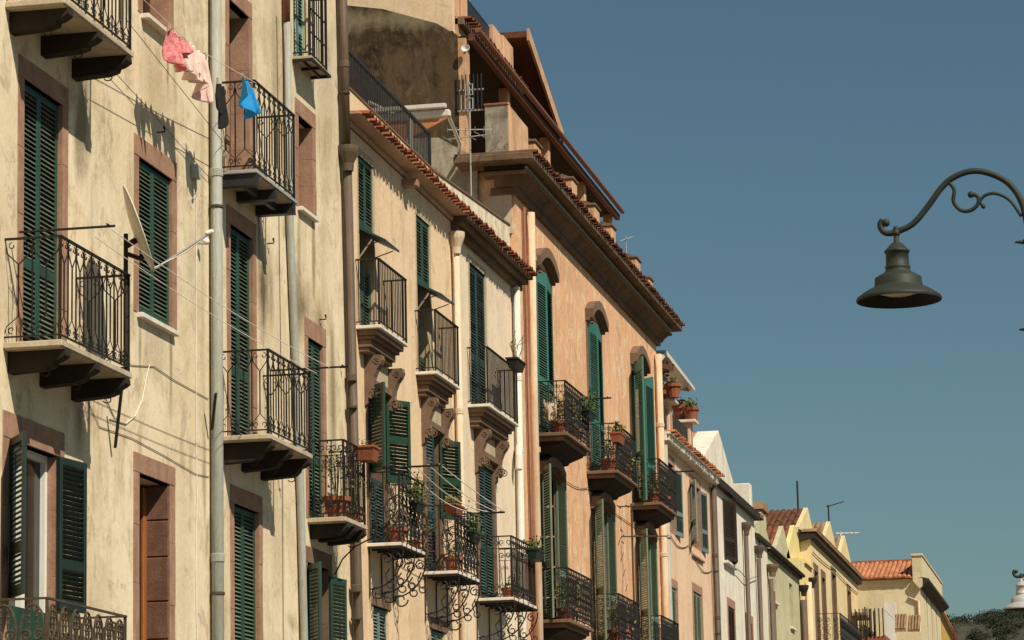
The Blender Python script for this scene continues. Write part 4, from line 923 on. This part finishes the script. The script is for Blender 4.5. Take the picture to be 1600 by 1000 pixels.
b_ = part('balcony', MB().cbox(97.0, 104.8, -.8, .02, 8.5, 8.6, .01), M['terra'], G.o); railing(G, b_, 97.0, 104.8, .8, 8.6, .95, 'scroll', .24)
b_ = part('balcony', MB().cbox(107.5, 112.0, -.7, .02, 8.9, 9.0, .01), M['terra'], G.o); railing(G, b_, 107.5, 112.0, .7, 9.0, .95, 'light', .3)
part('lintel', MB().cbox(110.2, 112.6, -.5, 0, 10.5, 10.62, .01), M['stone'], G.o)
H = Bld('sand_house', 'sand coloured house standing forward at the end of the row with an orange tiled roof', 115, 132, -2.2)
hH = [(118.4, 119.0, 9.6, 11.9), (121.2, 121.8, 9.6, 11.9), (124.2, 124.8, 9.6, 11.9)]
facade(H, 115, 127.3, 0, 12.2, hH, M['H'], Y=-2.2, depth=12)
for h_ in hH: window(H, *h_, Y=-2.2, mull=False)
part('parapet', MB().box(114.9, 127.4, -2.32, -1.95, 12.22, 13.05), M['H'], H.o); part('coping', MB().cbox(114.85, 127.5, -2.36, -1.90, 13.05, 13.13, .01), M['H'], H.o)
part('eave', MB().prism([(-2.55, 12.08), (-2.55, 12.18), (-2.32, 12.24), (-2.2, 12.24), (-2.2, 11.85)], 'x', 114.9, 127.8), M['dark'], H.o)
part('bracket', MB().prism([(-2.31, 12.2), (-1.96, 12.2), (-1.96, 12.1), (-2.2, 11.8), (-2.31, 11.9)], 'x', 114.75, 114.999), M['H'], H.o)
ro = part('roof', MB().prism([(114.8, 12.22), (118.4, 13.15), (122, 12.22)], 'y', -1.94, 9), M['tileo'], H.o)
tl = math.hypot(3.6, .93)/7; ang = math.atan2(.93, 3.6); mb = MB(); prof = [(.085*math.cos(math.pi*k/5), .075*math.sin(math.pi*k/5)) for k in range(6)]
mb.prism(prof, 'x', -tl*.56, tl*.56); me = mb.xform(Matrix.Rotation(-ang, 4, 'Y')).mesh('roof_tile')
for j in range(22):
    for i in range(7): link('roof_tile', me, M['tileo'], ro, (114.8+3.6*(i+.5)/7, -1.8+j*.18, 12.22+.93*(i+.5)/7+.015+.006*((i*7+j*3) % 4)))
part('ridge', MB().tube([(118.4, -1.94, 13.19), (118.4, 9, 13.19)], .10, 8), M['tile'], ro)
pipe(H, [(114.95, -1.75, 11.5), (114.93, -2.12, 11.35), (114.93, -2.14, .1)], .05, 'pipeo', ())
# low things in front of the sand house
K = Bld('terrace_annex', 'low annex with a white railed terrace in front of the sand house', 108, 114.9, -.6)
part('wall', MB().box(113.3, 114.85, -1.1, 3, 0, 9.6), M['H'], K.o)
part('terrace_floor', MB().cbox(108.5, 114.85, -1.35, .0, 9.45, 9.6, .01), M['terra'], K.o)
tr_ = part('terrace_railing', MB().box(108.5, 114.8, -1.34, -1.30, 10.55, 10.6), M['white'], K.o)
part('screen_panel', MB().box(108.56, 114.6, -1.335, -1.31, 9.62, 10.52), M['pipew'], K.o)
for i in range(9): part('railing_bar', MB().box(108.45, 108.5, -1.28+i*.14, -1.24+i*.14, 9.6, 10.6), M['ironb'], K.o)
for i in range(5): part('plant_stake', MB().tube([(109+.3*i, -.9+.18*i, 9.6), (109+.3*i, -.9+.18*i, 10.55+.1*(i % 3))], .03, 6), M['dark'], K.o)
part('screen_wall', MB().box(114.2, 114.4, -.9, -.3, 9.6, 11.6), M['H'], K.o)
part('white_panel', MB().box(114.4, 114.85, -1.3, -.85, 9.4, 11.3), M['pipew'], K.o)
for (a, b, y0) in ((113.0, 113.8, -1.75), (113.8, 114.6, -2.2)):
    o = part('roof', MB().prism([(a, 10.15), (b, 10.75), (b, 10.68), (a, 10.07)], 'y', y0, y0+.45), M['tiled'], K.o)
    for j in range(4): part('roof_tile', MB().tube([(a, y0+.06+j*.11, 10.17), (b, y0+.06+j*.11, 10.77)], .05, 6), M['tiled'], o)
part('wall', MB().box(113.0, 114.8, -2.3, -1.1, 0, 10.05), M['H'], K.o); part('hood', MB().cbox(112.6, 114.7, -3.0, -2.4, 9.1, 9.3, .02), M['dark'], K.o)
I = Bld('ochre_house', 'narrow ochre house just past the sand house, its tiled verge showing', 131.3, 137, -2.5)
part('wall', MB().prism([(-2.6, 0), (6, 0), (6, 11.2), (-1.4, 13.6), (-2.6, 11.0)], 'x', 131.3, 137), M['I'], I.o)
part('roof', MB().prism([(-2.9, 10.6), (-1.4, 13.72), (-1.4, 13.6), (-2.75, 10.6)], 'x', 131.2, 131.9), M['tile'], I.o)
J = Bld('cream_far_house', 'small pale cream house farthest along the row, seen below the hill', 137.5, 150, -3)
part('wall', MB().prism([(-3.1, 0), (5, 0), (5, 11.3), (-2.5, 11.3), (-3.1, 9)], 'x', 138, 144), M['G'], J.o)
part('roof', MB().prism([(-2.9, 9.6), (-2.5, 11.4), (-1.8, 11.4), (-2.2, 9.6)], 'x', 137.8, 137.999), M['tileo'], J.o)
J2 = Bld('cream_last_house', 'tiny pale cream gable at the very end of the row beside the wooded slope', 150, 158, -3.6)
part('wall', MB().prism([(-4.0, 0), (5, 0), (5, 11.3), (-3.3, 11.3), (-3.6, 10.4)], 'x', 150, 156), M['G'], J2.o)
part('roof', MB().prism([(-3.6, 10.5), (-3.3, 11.4), (-2.9, 11.4), (-3.2, 10.5)], 'x', 149.8, 149.999), M['tileo'], J2.o)

# ================================================================== street lamps
def street_lamp(label, X, Yh, z0, sc=1., mat='lampgreen', pole=True):
    t = thing('street_lamp', label, 'street lamp', (X, Yh-.96*sc, 0), 'scroll-armed street lamps')
    hz = z0
    prof = [(.325, -.045), (.33, -.03), (.322, -.015), (.25, .035), (.19, .065), (.185, .075), (.18, .135), (.165, .145), (.105, .18), (.092, .20), (.098, .21), (.098, .225), (.09, .23), (.088, .33), (.098, .335), (.098, .35), (.085, .36), (.05, .40), (.022, .42), (.02, .50)]
    part('lamp_shade', MB().lathe([(r*sc, z*sc) for r, z in prof]+[(0.001, .5*sc)], (X, Yh, hz), 40, capends=False), M[mat], t, smooth=True)
    part('shade_inside', MB().lathe([(.322*sc, -.043*sc), (.20*sc, .02*sc), (.175*sc, .03*sc)], (X, Yh, hz), 40, capends=False), M['room'] if mat == 'lampgreen' else M['lampgreen'], t, smooth=True)
    part('lens', MB().lathe([(.001, .0), (.10*sc, .004*sc), (.17*sc, .026*sc), (.176*sc, .034*sc)], (X, Yh, hz), 32, capends=False), M['lens'], t, smooth=True)
    def S_(pts, n=7):
        out = []; P = [Vector((X, Yh+p[0]*sc, hz+p[1]*sc)) for p in pts]; P = [P[0]*2-P[1]]+P+[P[-1]*2-P[-2]]
        for i in range(1, len(P)-2):
            for k in range(n):
                u = k/n
                out.append(.5*((2*P[i])+(P[i+1]-P[i-1])*u+(2*P[i-1]-5*P[i]+4*P[i+1]-P[i+2])*u*u+(3*P[i]-P[i-1]-3*P[i+1]+P[i+2])*u**3))
        out.append(P[-2]); return out
    m2 = 'lampgreen'
    part('arm', MB().tube(S_([(.10, .60), (.12, .56), (.10, .51), (.05, .49), (-.04, .51), (-.14, .56), (-.25, .68), (-.36, .82), (-.46, .90), (-.60, .94), (-.74, .91), (-.88, .82), (-.97, .66), (-1.01, .42)]), .024*sc, 10), M[m2], t, smooth=True)
    part('arm_scroll', MB().tube(S_([(-.42, .87), (-.46, .80), (-.45, .71), (-.50, .64), (-.57, .63), (-.63, .67), (-.64, .73), (-.60, .76)]), .016*sc, 8).ball((X, Yh-.585*sc, hz+.755*sc), .026*sc, 10, 8)
         .tube(S_([(-.67, .66), (-.655, .70), (-.70, .745), (-.78, .75), (-.88, .69), (-.96, .56)]), .013*sc, 8).ball((X, Yh-.675*sc, hz+.655*sc), .018*sc, 8, 6), M[m2], t, smooth=True)
    part('finial', MB().ball((X, Yh+.075*sc, hz+.575*sc), .032*sc, 10, 8).ball((X, Yh, hz+.49*sc), .034*sc, 10, 8).ball((X, Yh, hz+.52*sc), .026*sc, 8, 6), M[m2], t, smooth=True)
    if pole:
        yp = Yh-1.02*sc
        part('pole', MB().lathe([(.09, 0), (.09, .3), (.055, .5), (.04, hz-.6*sc), (.03, hz+.45*sc)], (X, yp, 0), 14), M[m2], t, smooth=True)
        for zc, w in ((hz+.36*sc, .07), (hz-.32*sc, .05)):
            part('collar', MB().lathe([(.03, -.04), (.055, -.02), (.06, 0), (.055, .02), (.03, .04)], (X, yp, zc), 14).tube([(X, yp+.05, zc), (X, yp+.12, zc)], [.02, .006], 8), M[m2], t, smooth=True)
    return t
street_lamp('dark grey-green street lamp hanging from a curled iron arm against the sky', 23.0, -8.06, 5.985)
street_lamp('pale sunlit street lamp shade low at the right edge before the hill', 50.0, -8.03, 5.74, 1.0, 'lampsunlit')

# ================================================================== laundry, lines and rods
def cloth(name, label, path, drop, mat, folds=3, amp=.03, seed=0, nx=44, nz=22, twist=.0):
    """cloth hung over a line: path = top edge points, drop(t) = length at t"""
    rng = random.Random(seed); ph = [rng.uniform(0, 6.28) for _ in range(4)]; mb = MB()
    a, b = Vector(path[0]), Vector(path[1])
    for i in range(nx+1):
        t = i/nx; top = a.lerp(b, t)
        for j in range(nz+1):
            s = j/nz
            y = amp*(.25+s)*(math.sin(folds*6.28*t+ph[0]+1.2*s)+.5*math.sin(folds*13*t+ph[1]))
            y += .22*amp*math.sin(19*t+3*s+ph[2])*s
            x = .03*s*math.sin(folds*9*t+ph[2])+twist*s+.008*math.sin(7*s+ph[1])
            z = -drop(t)*s + .012*math.sin(20*t+ph[3])*(1-s) - .02*abs(math.sin(6.28*folds*.5*t))*(1-s)
            mb.v.append((top.x+x, top.y+y, top.z+z))
    n = nz+1
    mb.f = [(i*n+j, (i+1)*n+j, (i+1)*n+j+1, i*n+j+1) for i in range(nx) for j in range(nz)]
    o = part(name, mb, M[mat], smooth=True)
    m = o.modifiers.new('t', 'SOLIDIFY'); m.thickness = .006
    for tt in (.04, .93):
        q = a.lerp(b, tt); part('peg', MB().cbox(q.x-.008, q.x+.008, q.y-.014, q.y+.014, q.z-.045, q.z+.03, .003), M['soffit'], o)
    return tag(o, label, 'laundry')
def lineat(x): return (x+.31, -.46, 10.19+max(0, x-28.9)*.075)
cloth('hanging_garment', 'bunched red and pink printed garment pegged on the clothesline', [lineat(28.08), lineat(28.62)], lambda t: .27+.10*math.sin(5*t)+.07*math.sin(17*t), 'cloth_r', 3.5, .07, 1)
cloth('hanging_garment', 'dusty pink garment sagging in the middle of the clothesline', [lineat(28.56), lineat(28.98)], lambda t: .22+.13*math.sin(3.1*t)+.06*math.sin(11*t), 'cloth_p', 2.6, .075, 2)
cloth('hanging_garment', 'pale pink sleeved garment hanging lowest beside the grey drainpipe', [lineat(28.95), lineat(29.36)], lambda t: .24+.26*t+.06*math.sin(9*t), 'cloth_p', 2.4, .065, 3)
cloth('hanging_garment', 'black garment hanging just right of the grey drainpipe', [(30.06, -.46, 10.06), (30.38, -.46, 10.04)], lambda t: .48-.26*abs(t-.45)*2+.06*math.sin(14*t), 'cloth_k', 2, .025, 4)
cloth('hanging_garment', 'bright blue garment on the clothesline above the steel-framed balcony', [(30.98, -.46, 10.35), (31.5, -.46, 10.29)], lambda t: .16+.22*math.sin(2.6*t+.3)+.03*math.sin(15*t), 'cloth_b', 2.4, .055, 5)
cable('white clothesline carrying the pink and blue laundry', [(26.9, -.55, 10.17), (29.2, -.46, 10.20), (31.2, -.46, 10.37), (31.55, -.46, 10.40)], .004, 'cablel', 'clothesline', 'clothesline')
cable('thin dark second line under the pink laundry, running to the grey drainpipe', [(26.9, -.5, 9.86), (31.2, -.18, 9.66)], .004, 'cable', 'clothesline', 'clothesline')
for i, (dy, dz, lb) in enumerate(((-.95, 7.40, 'upper of the two pale lines strung between the left rods of the cream house'), (-.80, 7.34, 'lower of the two pale lines strung between the left rods of the cream house'))):
    cable(lb, [(25.2, dy, dz), (32.95, dy+.05, dz-.02)], .004, 'cablel', 'clothesline', 'clothesline', .06)
def rod(label, x, y0, y1, z, mat='iron', r=.012):
    tag(part('clothes_rod', MB().tube([(x, y0, z), (x, y1, z)], r, 6).tube([(x-.05, y1+.06, z+.012), (x+.05, y1+.06, z+.012)], r*.7, 5), M[mat]), label, 'rod', 'clothes rods sticking out from balconies')
rod('dark clothes rod sticking out from the near left balcony', 25.15, -.1, -1.0, 7.42)
rod('dark clothes rod sticking out past the brown drainpipe', 33.3, -.1, -1.03, 7.44)
rod('dark clothes rod above the leftmost scrollwork balcony', 38.35, -.1, -.98, 6.93, r=.014)
rod('dark clothes rod above the middle scrollwork balcony', 42.75, -.1, -.92, 6.80, r=.014)
rod('dark rod sticking out from the left orange-house balcony', 52.1, -.55, -.98, 9.86, r=.016)
rod('dark rod sticking out from the right orange-house balcony', 62.6, -.5, -.98, 9.86, r=.016)
for i, (a, b, w) in enumerate(((-.95, -.9, 'topmost'), (-.8, -.78, 'second'), (-.62, -.66, 'third'), (-.5, -.55, 'lowest'))):
    cable(w+' white line strung between the two scrollwork balcony rods', [(38.35, a, 6.95), (42.75, b, 6.82)], .0065, 'pipew', 'clothesline', 'clothesline', .02+.05*i)
# cables on the cream house
y = -.009
cable('thin dark cable crossing the wall below the near shuttered window', [(27.0, y, 6.75), (28.59, y, 6.76), (29.3, y, 6.86), (29.94, y, 6.82), (31.18, y, 6.80)], .004, 'cable')
cable('pale cable drooping in a loop beside the near balcony', [(29.14, y, 6.85), (29.05, y, 6.72), (28.9, y, 6.45), (28.69, y, 6.26), (28.4, y, 6.14), (27.9, y, 6.12)], .007, 'cablel', n=6)
cable('cable running down the wall beside the grey drainpipe', [(30.74, y, 9.1), (30.76, y, 8.5), (30.72, y, 7.2), (30.75, y, 5.6), (30.70, y, 4.9), (30.78, y, 3.6)], .008, 'cablel')
cable('dark cable above the stone doorway on the cream house', [(27.0, y, 6.35), (27.6, y, 6.0), (28.6, y, 6.02), (29.6, y, 5.98), (30.7, y, 5.92), (31.2, y, 5.95)], .004, 'cable', n=8)
cable('thin vertical cable from the top window down the cream wall', [(34.02, y, 11.9), (34.05, y, 9.5), (34.12, y, 6.2), (34.1, y, 3.8)], .005, 'cable')
cable('pair of dark wires slanting above the small hook', [(26.95, -.05, 9.72), (29.0, -.05, 9.5), (31.18, -.03, 9.26)], .004, 'cable')
tag(part('brace_bar', MB().box(-.018, .018, -.012, .012, 0, .62).xform(Matrix.Translation((27.95, -.05, 5.84)) @ Matrix.Rotation(R(-24), 4, 'Y') @ Matrix.Rotation(R(14), 4, 'X')), M['dark']), 'dark slanting bar fixed to the wall under the near balcony', 'bar')
tag(part('brace_bar', MB().box(-.022, .022, -.012, .012, 0, .42).xform(Matrix.Translation((31.14, -.06, 6.46)) @ Matrix.Rotation(R(-28), 4, 'Y') @ Matrix.Rotation(R(14), 4, 'X')), M['dark']), 'short dark slanting bar beside the grey drainpipe', 'bar')
t = thing('junction_box', 'small grey junction box high on the wall beside the grey drainpipe', 'box', (30.63, 0, 9.12))
part('box', MB().cbox(30.56, 30.70, -.08, 0, 9.13, 9.28, .01), M['grey'], t); part('conduit', MB().tube([(30.63, -.04, 9.13), (30.64, -.04, 8.95), (30.6, -.02, 8.9)], .014, 6), M['grey'], t)
t = thing('wall_lamp', 'tiny white lamp on the wall beside the grey drainpipe', 'lamp', (30.8, 0, 8.42))
part('bulb', MB().ball((30.8, -.10, 8.47), .042, 12, 8), M['white'], t, smooth=True); part('bracket', MB().tube([(30.76, 0, 8.45), (30.76, -.07, 8.44), (30.82, -.12, 8.45)], .014, 6), M['grey'], t)
# ---- satellite dish on the near balcony
n = Vector((.30, -.90, .34)).normalized(); c = Vector((27.03, -.60, 7.81)); u = Vector((0, 0, 1)); u = (u-n*u.dot(n)).normalized(); v = n.cross(u)
t = thing('satellite_dish', 'off-white satellite dish seen edge-on at the near balcony rail', 'dish', (26.95, -.52, 7.2))
mb = MB(); NR, NA = 7, 36
for side in (0, 1):
    base = len(mb.v)
    for i in range(NR+1):
        r = .41*i/NR+.0001
        for k in range(NA):
            a = 6.2832*k/NA; d = .055*((r/.41)**2-1)-(.012 if side else 0)
            q = c+u*(r*1.06*math.cos(a))+v*(r*math.sin(a))+n*d; mb.v.append(tuple(q))
    for i in range(NR):
        for k in range(NA): mb.f.append((base+i*NA+k, base+i*NA+(k+1) % NA, base+(i+1)*NA+(k+1) % NA, base+(i+1)*NA+k))
s0, s1 = NR*NA, (NR+1)*NA+NR*NA
for k in range(NA): mb.f.append((s0+k, s0+(k+1) % NA, s1+(k+1) % NA, s1+k))
part('reflector', mb, M['dish'], t, smooth=True)
lo = c-u*.42; ln = c-u*.26+n*.66
part('feed_arm', MB().tube([lo-n*.02, lo+n*.03, ln], .012, 6), M['grey'], t); part('feed_stay', MB().tube([lo+v*.05, (lo+ln)*.5-u*.03, ln], .006, 5), M['cablel'], t)
part('feed_horn', MB().lathe([(.012, 0), (.024, .02), (.024, .075), (.014, .09)], (0, 0, 0), 12).xform(Matrix.Translation(ln) @ (-n).to_track_quat('Z', 'Y').to_matrix().to_4x4()), M['white'], t)
part('mast', MB().tube([(26.93, -.5, 6.42), (26.93, -.5, 7.74)], .022, 8), M['dark'], t)
part('bracket', MB().tube([(26.93, -.5, 7.62), c-n*.07-u*.1], .03, 6).tube([(26.93, -.5, 7.55), c-n*.07-u*.30], .024, 6), M['dark'], t)

# ================================================================== aerials
def aerial(label, x, y, z0, z1, booms, mat='grey', r=.018, extra=None):
    t = thing('aerial', label, 'aerial', (x, y, z0))
    part('mast', MB().tube([(x, y, z0), (x, y, z1)], r, 6), M[mat], t)
    for (z, d, L, ne, el, off) in booms:
        d = Vector(d).normalized(); e = Vector((0, 0, 1)).cross(d).normalized()
        b = part('boom', MB().tube([Vector((x, y, z))-d*off, Vector((x, y, z))+d*(L-off)], r*.7, 5), M[mat], t)
        for k in range(ne):
            q = Vector((x, y, z))+d*(L*k/(ne-1)-off); w = el*(1-.4*k/(ne-1))
            part('element', MB().tube([q-e*w, q+e*w], r*.5, 4), M[mat], b)
    if extra: extra(t)
    return t
def loopx(t):
    for z in (14.18, 14.42): part('loop', MB().tube([(47.48, .44, z-.09), (47.48, .56, z-.09), (47.48, .56, z+.09), (47.48, .44, z+.09)], .011, 6, True), M['grey'], t)
aerial('tall white television aerial standing before the grey roof wall of the orange house', 47.5, .5, 12.1, 14.55, [(13.74, (-.25, 1, 0), .75, 6, .22, .38), (13.62, (.2, 1, 0), .8, 5, .3, .4)], 'grey', .014, loopx)
aerial('thin grey mast behind the topmost black terrace railing', 51.3, 1.3, 16.3, 18.3, [], 'grey', .03)
aerial('tall thin black mast on the lemon and straw house roofs', 102.5, 1, 12.6, 14.55, [], 'dark', .035)
aerial('small crooked black aerial on the middle gable of the straw house', 108.2, .5, 13.2, 14.35, [(14.3, (1, -.3, .22), 1.6, 2, .06, .1)], 'dark', .03)
aerial('white rake-shaped aerial behind the straw house gables', 116.0, .8, 13.0, 14.2, [(14.15, (.2, -1, 0), .9, 6, .35, .2)], 'white', .03)
aerial('small dark aerial on the last roof pier of the orange house', 62.3, .3, 14.45, 14.92, [(14.86, (.6, -.7, .35), .4, 3, .08, .2)], 'grey', .014)
aerial('rusty wall aerial on the orange wall between the lower green shutters', 58.6, -.25, 5.5, 8.75, [(8.7, (0, -1, 0), .5, 4, .25, .25), (8.1, (.3, -1, 0), .9, 5, .3, .2)], 'ironr', .02)
# white awning frame on the peach house terrace
t = thing('terrace_awning', 'white folded awning frame over the peach house terrace', 'awning', (46.6, 1, 11.4))
part('cassette', MB().cbox(46.2, 46.32, .55, 2.1, 13.66, 13.78, .02).xform(Matrix.Translation((0, 0, 0))), M['pipew'], t)
part('arm', MB().tube([(46.25, .6, 13.72), (47.6, .7, 13.55), (48.6, .95, 13.5)], .03, 6), M['pipew'], t); part('arm', MB().tube([(46.25, 1.9, 14.0), (47.6, 1.5, 13.95)], .03, 6), M['pipew'], t)
part('arm', MB().box(46.1, 46.2, .6, 1.9, 13.80, 13.86), M['pipew'], t)
part('fabric', MB().prism([(.58, 13.64), (2.05, 13.64), (2.05, 13.30), (1.2, 13.36)], 'x', 46.22, 46.26), M['fabric'], t)
part('post', MB().tube([(46.2, 1.2, 11.4), (46.2, 1.2, 13.66)], .03, 6), M['pipew'], t)
t = thing('terrace_awning', 'white slanted awning above the rose house flower pots', 'awning', (64.6, .1, 11))
part('cover', MB().prism([(64.4, 12.60), (65.4, 12.95), (69.8, 12.78), (69.9, 12.70), (65.4, 12.84), (64.4, 12.50)], 'y', -.05, .35), M['pipew'], t)
part('valance', MB().prism([(64.4, 12.50), (66.4, 12.78), (66.4, 12.62), (64.4, 12.40)], 'y', -.06, -.04), M['roofbrown'], t)
part('arm', MB().tube([(64.4, .1, 12.35), (67.5, .1, 12.45), (69.8, .1, 12.72)], .035, 6), M['bluegrey'], t)
part('post', MB().tube([(64.45, .12, 10.98), (64.45, .12, 12.5)], .03, 6), M['grey'], t)
# small dishes and lamps on the attic
t = thing('wall_spotlight', 'cream round spotlight under the attic beam of the orange house', 'lamp', (48.75, .78, 15.3))
part('reflector', MB().lathe([(.02, 0), (.06, .03), (.075, .06), (.07, .065), (.02, .02)], (0, 0, 0), 16).xform(Matrix.Translation((48.62, .78, 15.42)) @ Matrix.Rotation(R(-70), 4, 'Y')), M['pipew'], t); part('bracket', MB().tube([(48.8, .82, 15.5), (48.66, .78, 15.44)], .02, 6), M['grey'], t)

# ================================================================== pots, plants, planters
planter('long terracotta trough hanging on the rail beside the brown drainpipe', 35.95, 36.30, -.66, -.40, 6.72, 6.90, 'terra', 'leafdry', 50, .04, .08)
pot_plant('terracotta pot with straggling green plant on the balcony by the brown drainpipe', 35.45, -.32, 5.945, .16, .26, .22, 'leafy', 150, .045, .55)
pot_plant('second straggling climber at the front rail by the brown drainpipe', 36.1, -.36, 5.945, .10, .16, .2, 'leafy', 130, .04, .6, potmat='terra')
pot_plant('red-brown pot with small bush on the leftmost scrollwork balcony', 38.55, -.32, 5.935, .13, .22, .14, 'leaf', 90, .04, .18)
pot_plant('tall thin plant at the far front corner of the leftmost scrollwork balcony', 39.4, -.36, 5.935, .09, .14, .14, 'leafy', 110, .04, .35)
pot_plant('red-brown pot standing on the middle scrollwork balcony', 41.75, -.36, 5.855, .13, .22, .12, 'leaf', 60, .04, .12)
planter('planter of bright green leaves on the middle scrollwork balcony rail', 41.45, 41.9, -.5, -.3, 6.66, 6.80, 'terra', 'leafy', 140, .05, .14)
planter('dark planter of trailing leaves on the rail of the right scrollwork balcony', 46.1, 46.7, -.74, -.56, 6.45, 6.62, 'blackgreen', 'leaf', 170, .05, .16)
pot_plant('small terracotta pot inside the right scrollwork balcony', 45.6, -.4, 5.765, .14, .2, .16, 'leaf', 90, .045, .16)
t = planter('black planter box with bare twigs on the right marble balcony', 46.25, 46.9, -.46, -.28, 9.52, 9.68, 'dark', 'leafdry', 0)
tw_ = MB(); rr = random.Random(5)
for k in range(9):
    x = 46.4+.05*k; tw_.tube([(x, -.37, 9.66), (x+rr.uniform(-.1, .2), -.37+rr.uniform(-.1, .1), 9.85+rr.random()*.12), (x+rr.uniform(-.1, .35), -.37+rr.uniform(-.2, .1), 9.95+rr.random()*.25)], .005, 4)
part('twigs', tw_, M['stem'], t)
pot_plant('leafy bush filling the left upper orange-house balcony', 50.35, -.38, 8.965, .17, .26, .30, 'leafy', 230, .07, .36)
pot_plant('second dark leafy pot on the left upper orange-house balcony', 51.2, -.42, 8.965, .16, .24, .26, 'leaf', 170, .06, .28)
planter('red-brown trough of leaves on the middle upper orange-house balcony rail', 54.95, 55.55, -.66, -.46, 9.48, 9.66, 'terra', 'leafy', 150, .06, .16)
pot_plant('dark leafy pot on the middle upper orange-house balcony', 55.3, -.36, 8.965, .16, .24, .26, 'leaf', 130, .06, .3)
pot_plant('low leafy pot on the right upper orange-house balcony', 60.6, -.34, 8.965, .2, .24, .3, 'leafy', 150, .07, .25)
pot_plant('second low leafy pot on the right upper orange-house balcony', 61.5, -.4, 8.965, .2, .24, .28, 'leaf', 130, .07, .2)
cloth('hanging_cloth', 'pale yellow cloth on the near end of the left upper orange-house balcony', [(49.8, -.2, 9.5), (49.8, -.42, 9.5)], lambda t: .34, 'pipec', 1, .01, 9, 8, 6)
pot_plant('upper terracotta pot with a bushy green plant on the left rose-house pier', 66.15, .2, 11.935, .22, .34, .30, 'leaf', 220, .10, .42)
pot_plant('terracotta pot leaning out at the foot of the bushy plant on the left rose-house pier', 65.75, -.12, 11.93, .19, .3, .14, 'leafdry', 40, .07, .1)
pot_plant('near terracotta pot with yellow-green tufts on the right rose-house pier', 69.3, -.02, 11.935, .19, .28, .2, 'leafy', 110, .08, .14)
pot_plant('far terracotta pot with dry tufts on the right rose-house pier', 69.65, .28, 11.935, .21, .4, .18, 'leafdry', 90, .08, .12)

# small lines on the far houses
cable('thin dark cable running down between the rose house and the white house', [(72.0, -.03, 10.7), (72.05, -.03, 9.2), (71.9, -.03, 8.4), (72.1, -.03, 5)], .012, 'cable')
cable('thin cable drooping from the brown shuttered window of the white house', [(76.6, -.1, 9.1), (78.4, -.1, 9.0), (81.0, -.1, 9.35)], .012, 'cable')
cable('dark cable curling across the rose house wall', [(64.6, -.02, 9.0), (66.4, -.02, 8.7), (68.2, -.02, 8.9), (70.4, -.02, 8.5), (72.2, -.02, 8.7)], .01, 'cable', sag=.05)
cable('thin cable under the eave of the straw house', [(96.5, -.04, 11.5), (104, -.04, 11.6), (113, -.04, 11.55)], .014, 'cable', sag=.06)
cable('thin cable along the orange wall between the two balcony rows', [(50.0, -.02, 8.62), (53.2, -.02, 8.5), (55.0, -.02, 8.65), (58.6, -.02, 8.5), (63.8, -.02, 8.6)], .007, 'cable', sag=.04)

cable('short blue hose end beside the brown drainpipe funnel', [(37.15, -.06, 11.45), (37.2, -.05, 11.2), (37.16, -.06, 10.98)], .014, 'cloth_b', 'hose', 'hose')
tag(part('leaning_board', MB().box(-.09, .09, -.012, .012, 0, .62).xform(Matrix.Translation((41.42, -.22, 8.665)) @ Matrix.Rotation(R(-10), 4, 'X') @ Matrix.Rotation(R(9), 4, 'Y')), M['soffit']), 'pale board leaning inside the middle marble balcony', 'board')
tag(part('iron_arm', MB().tube([(36.45, -.02, 5.36), (36.45, -.12, 5.55), (36.45, -.28, 5.70), (36.45, -.5, 5.80)]+[(36.45, -.56+.05*math.cos(.5*k), 5.80+.05*math.sin(.5*k)) for k in range(2, 11)], .010, 6), M['iron']), 'thin curled iron arm on the wall under the potted balcony', 'iron arm')

planter('trailing greenery along the front rail of the left upper orange-house balcony', 51.3, 51.95, -.72, -.58, 9.42, 9.56, 'blackgreen', 'leaf', 260, .06, .26)
pot_plant('leafy pot by the far rail of the middle upper orange-house balcony', 56.7, -.4, 8.965, .18, .24, .3, 'leafy', 200, .07, .34)
pot_plant('spreading pot plant on the left lower orange-house balcony', 50.6, -.36, 5.805, .18, .24, .3, 'leafy', 190, .06, .36)
pot_plant('dry bushy plant on the middle lower orange-house balcony', 55.9, -.36, 5.805, .2, .26, .34, 'leafdry', 200, .07, .4)
planter('dark trailing plant on the front rail of the leftmost scrollwork balcony', 38.75, 39.2, -.56, -.45, 6.40, 6.54, 'blackgreen', 'leaf', 260, .05, .30)
planter('dark trailing plant on the front rail of the middle scrollwork balcony', 42.1, 42.6, -.60, -.49, 6.34, 6.48, 'blackgreen', 'leaf', 240, .05, .28)
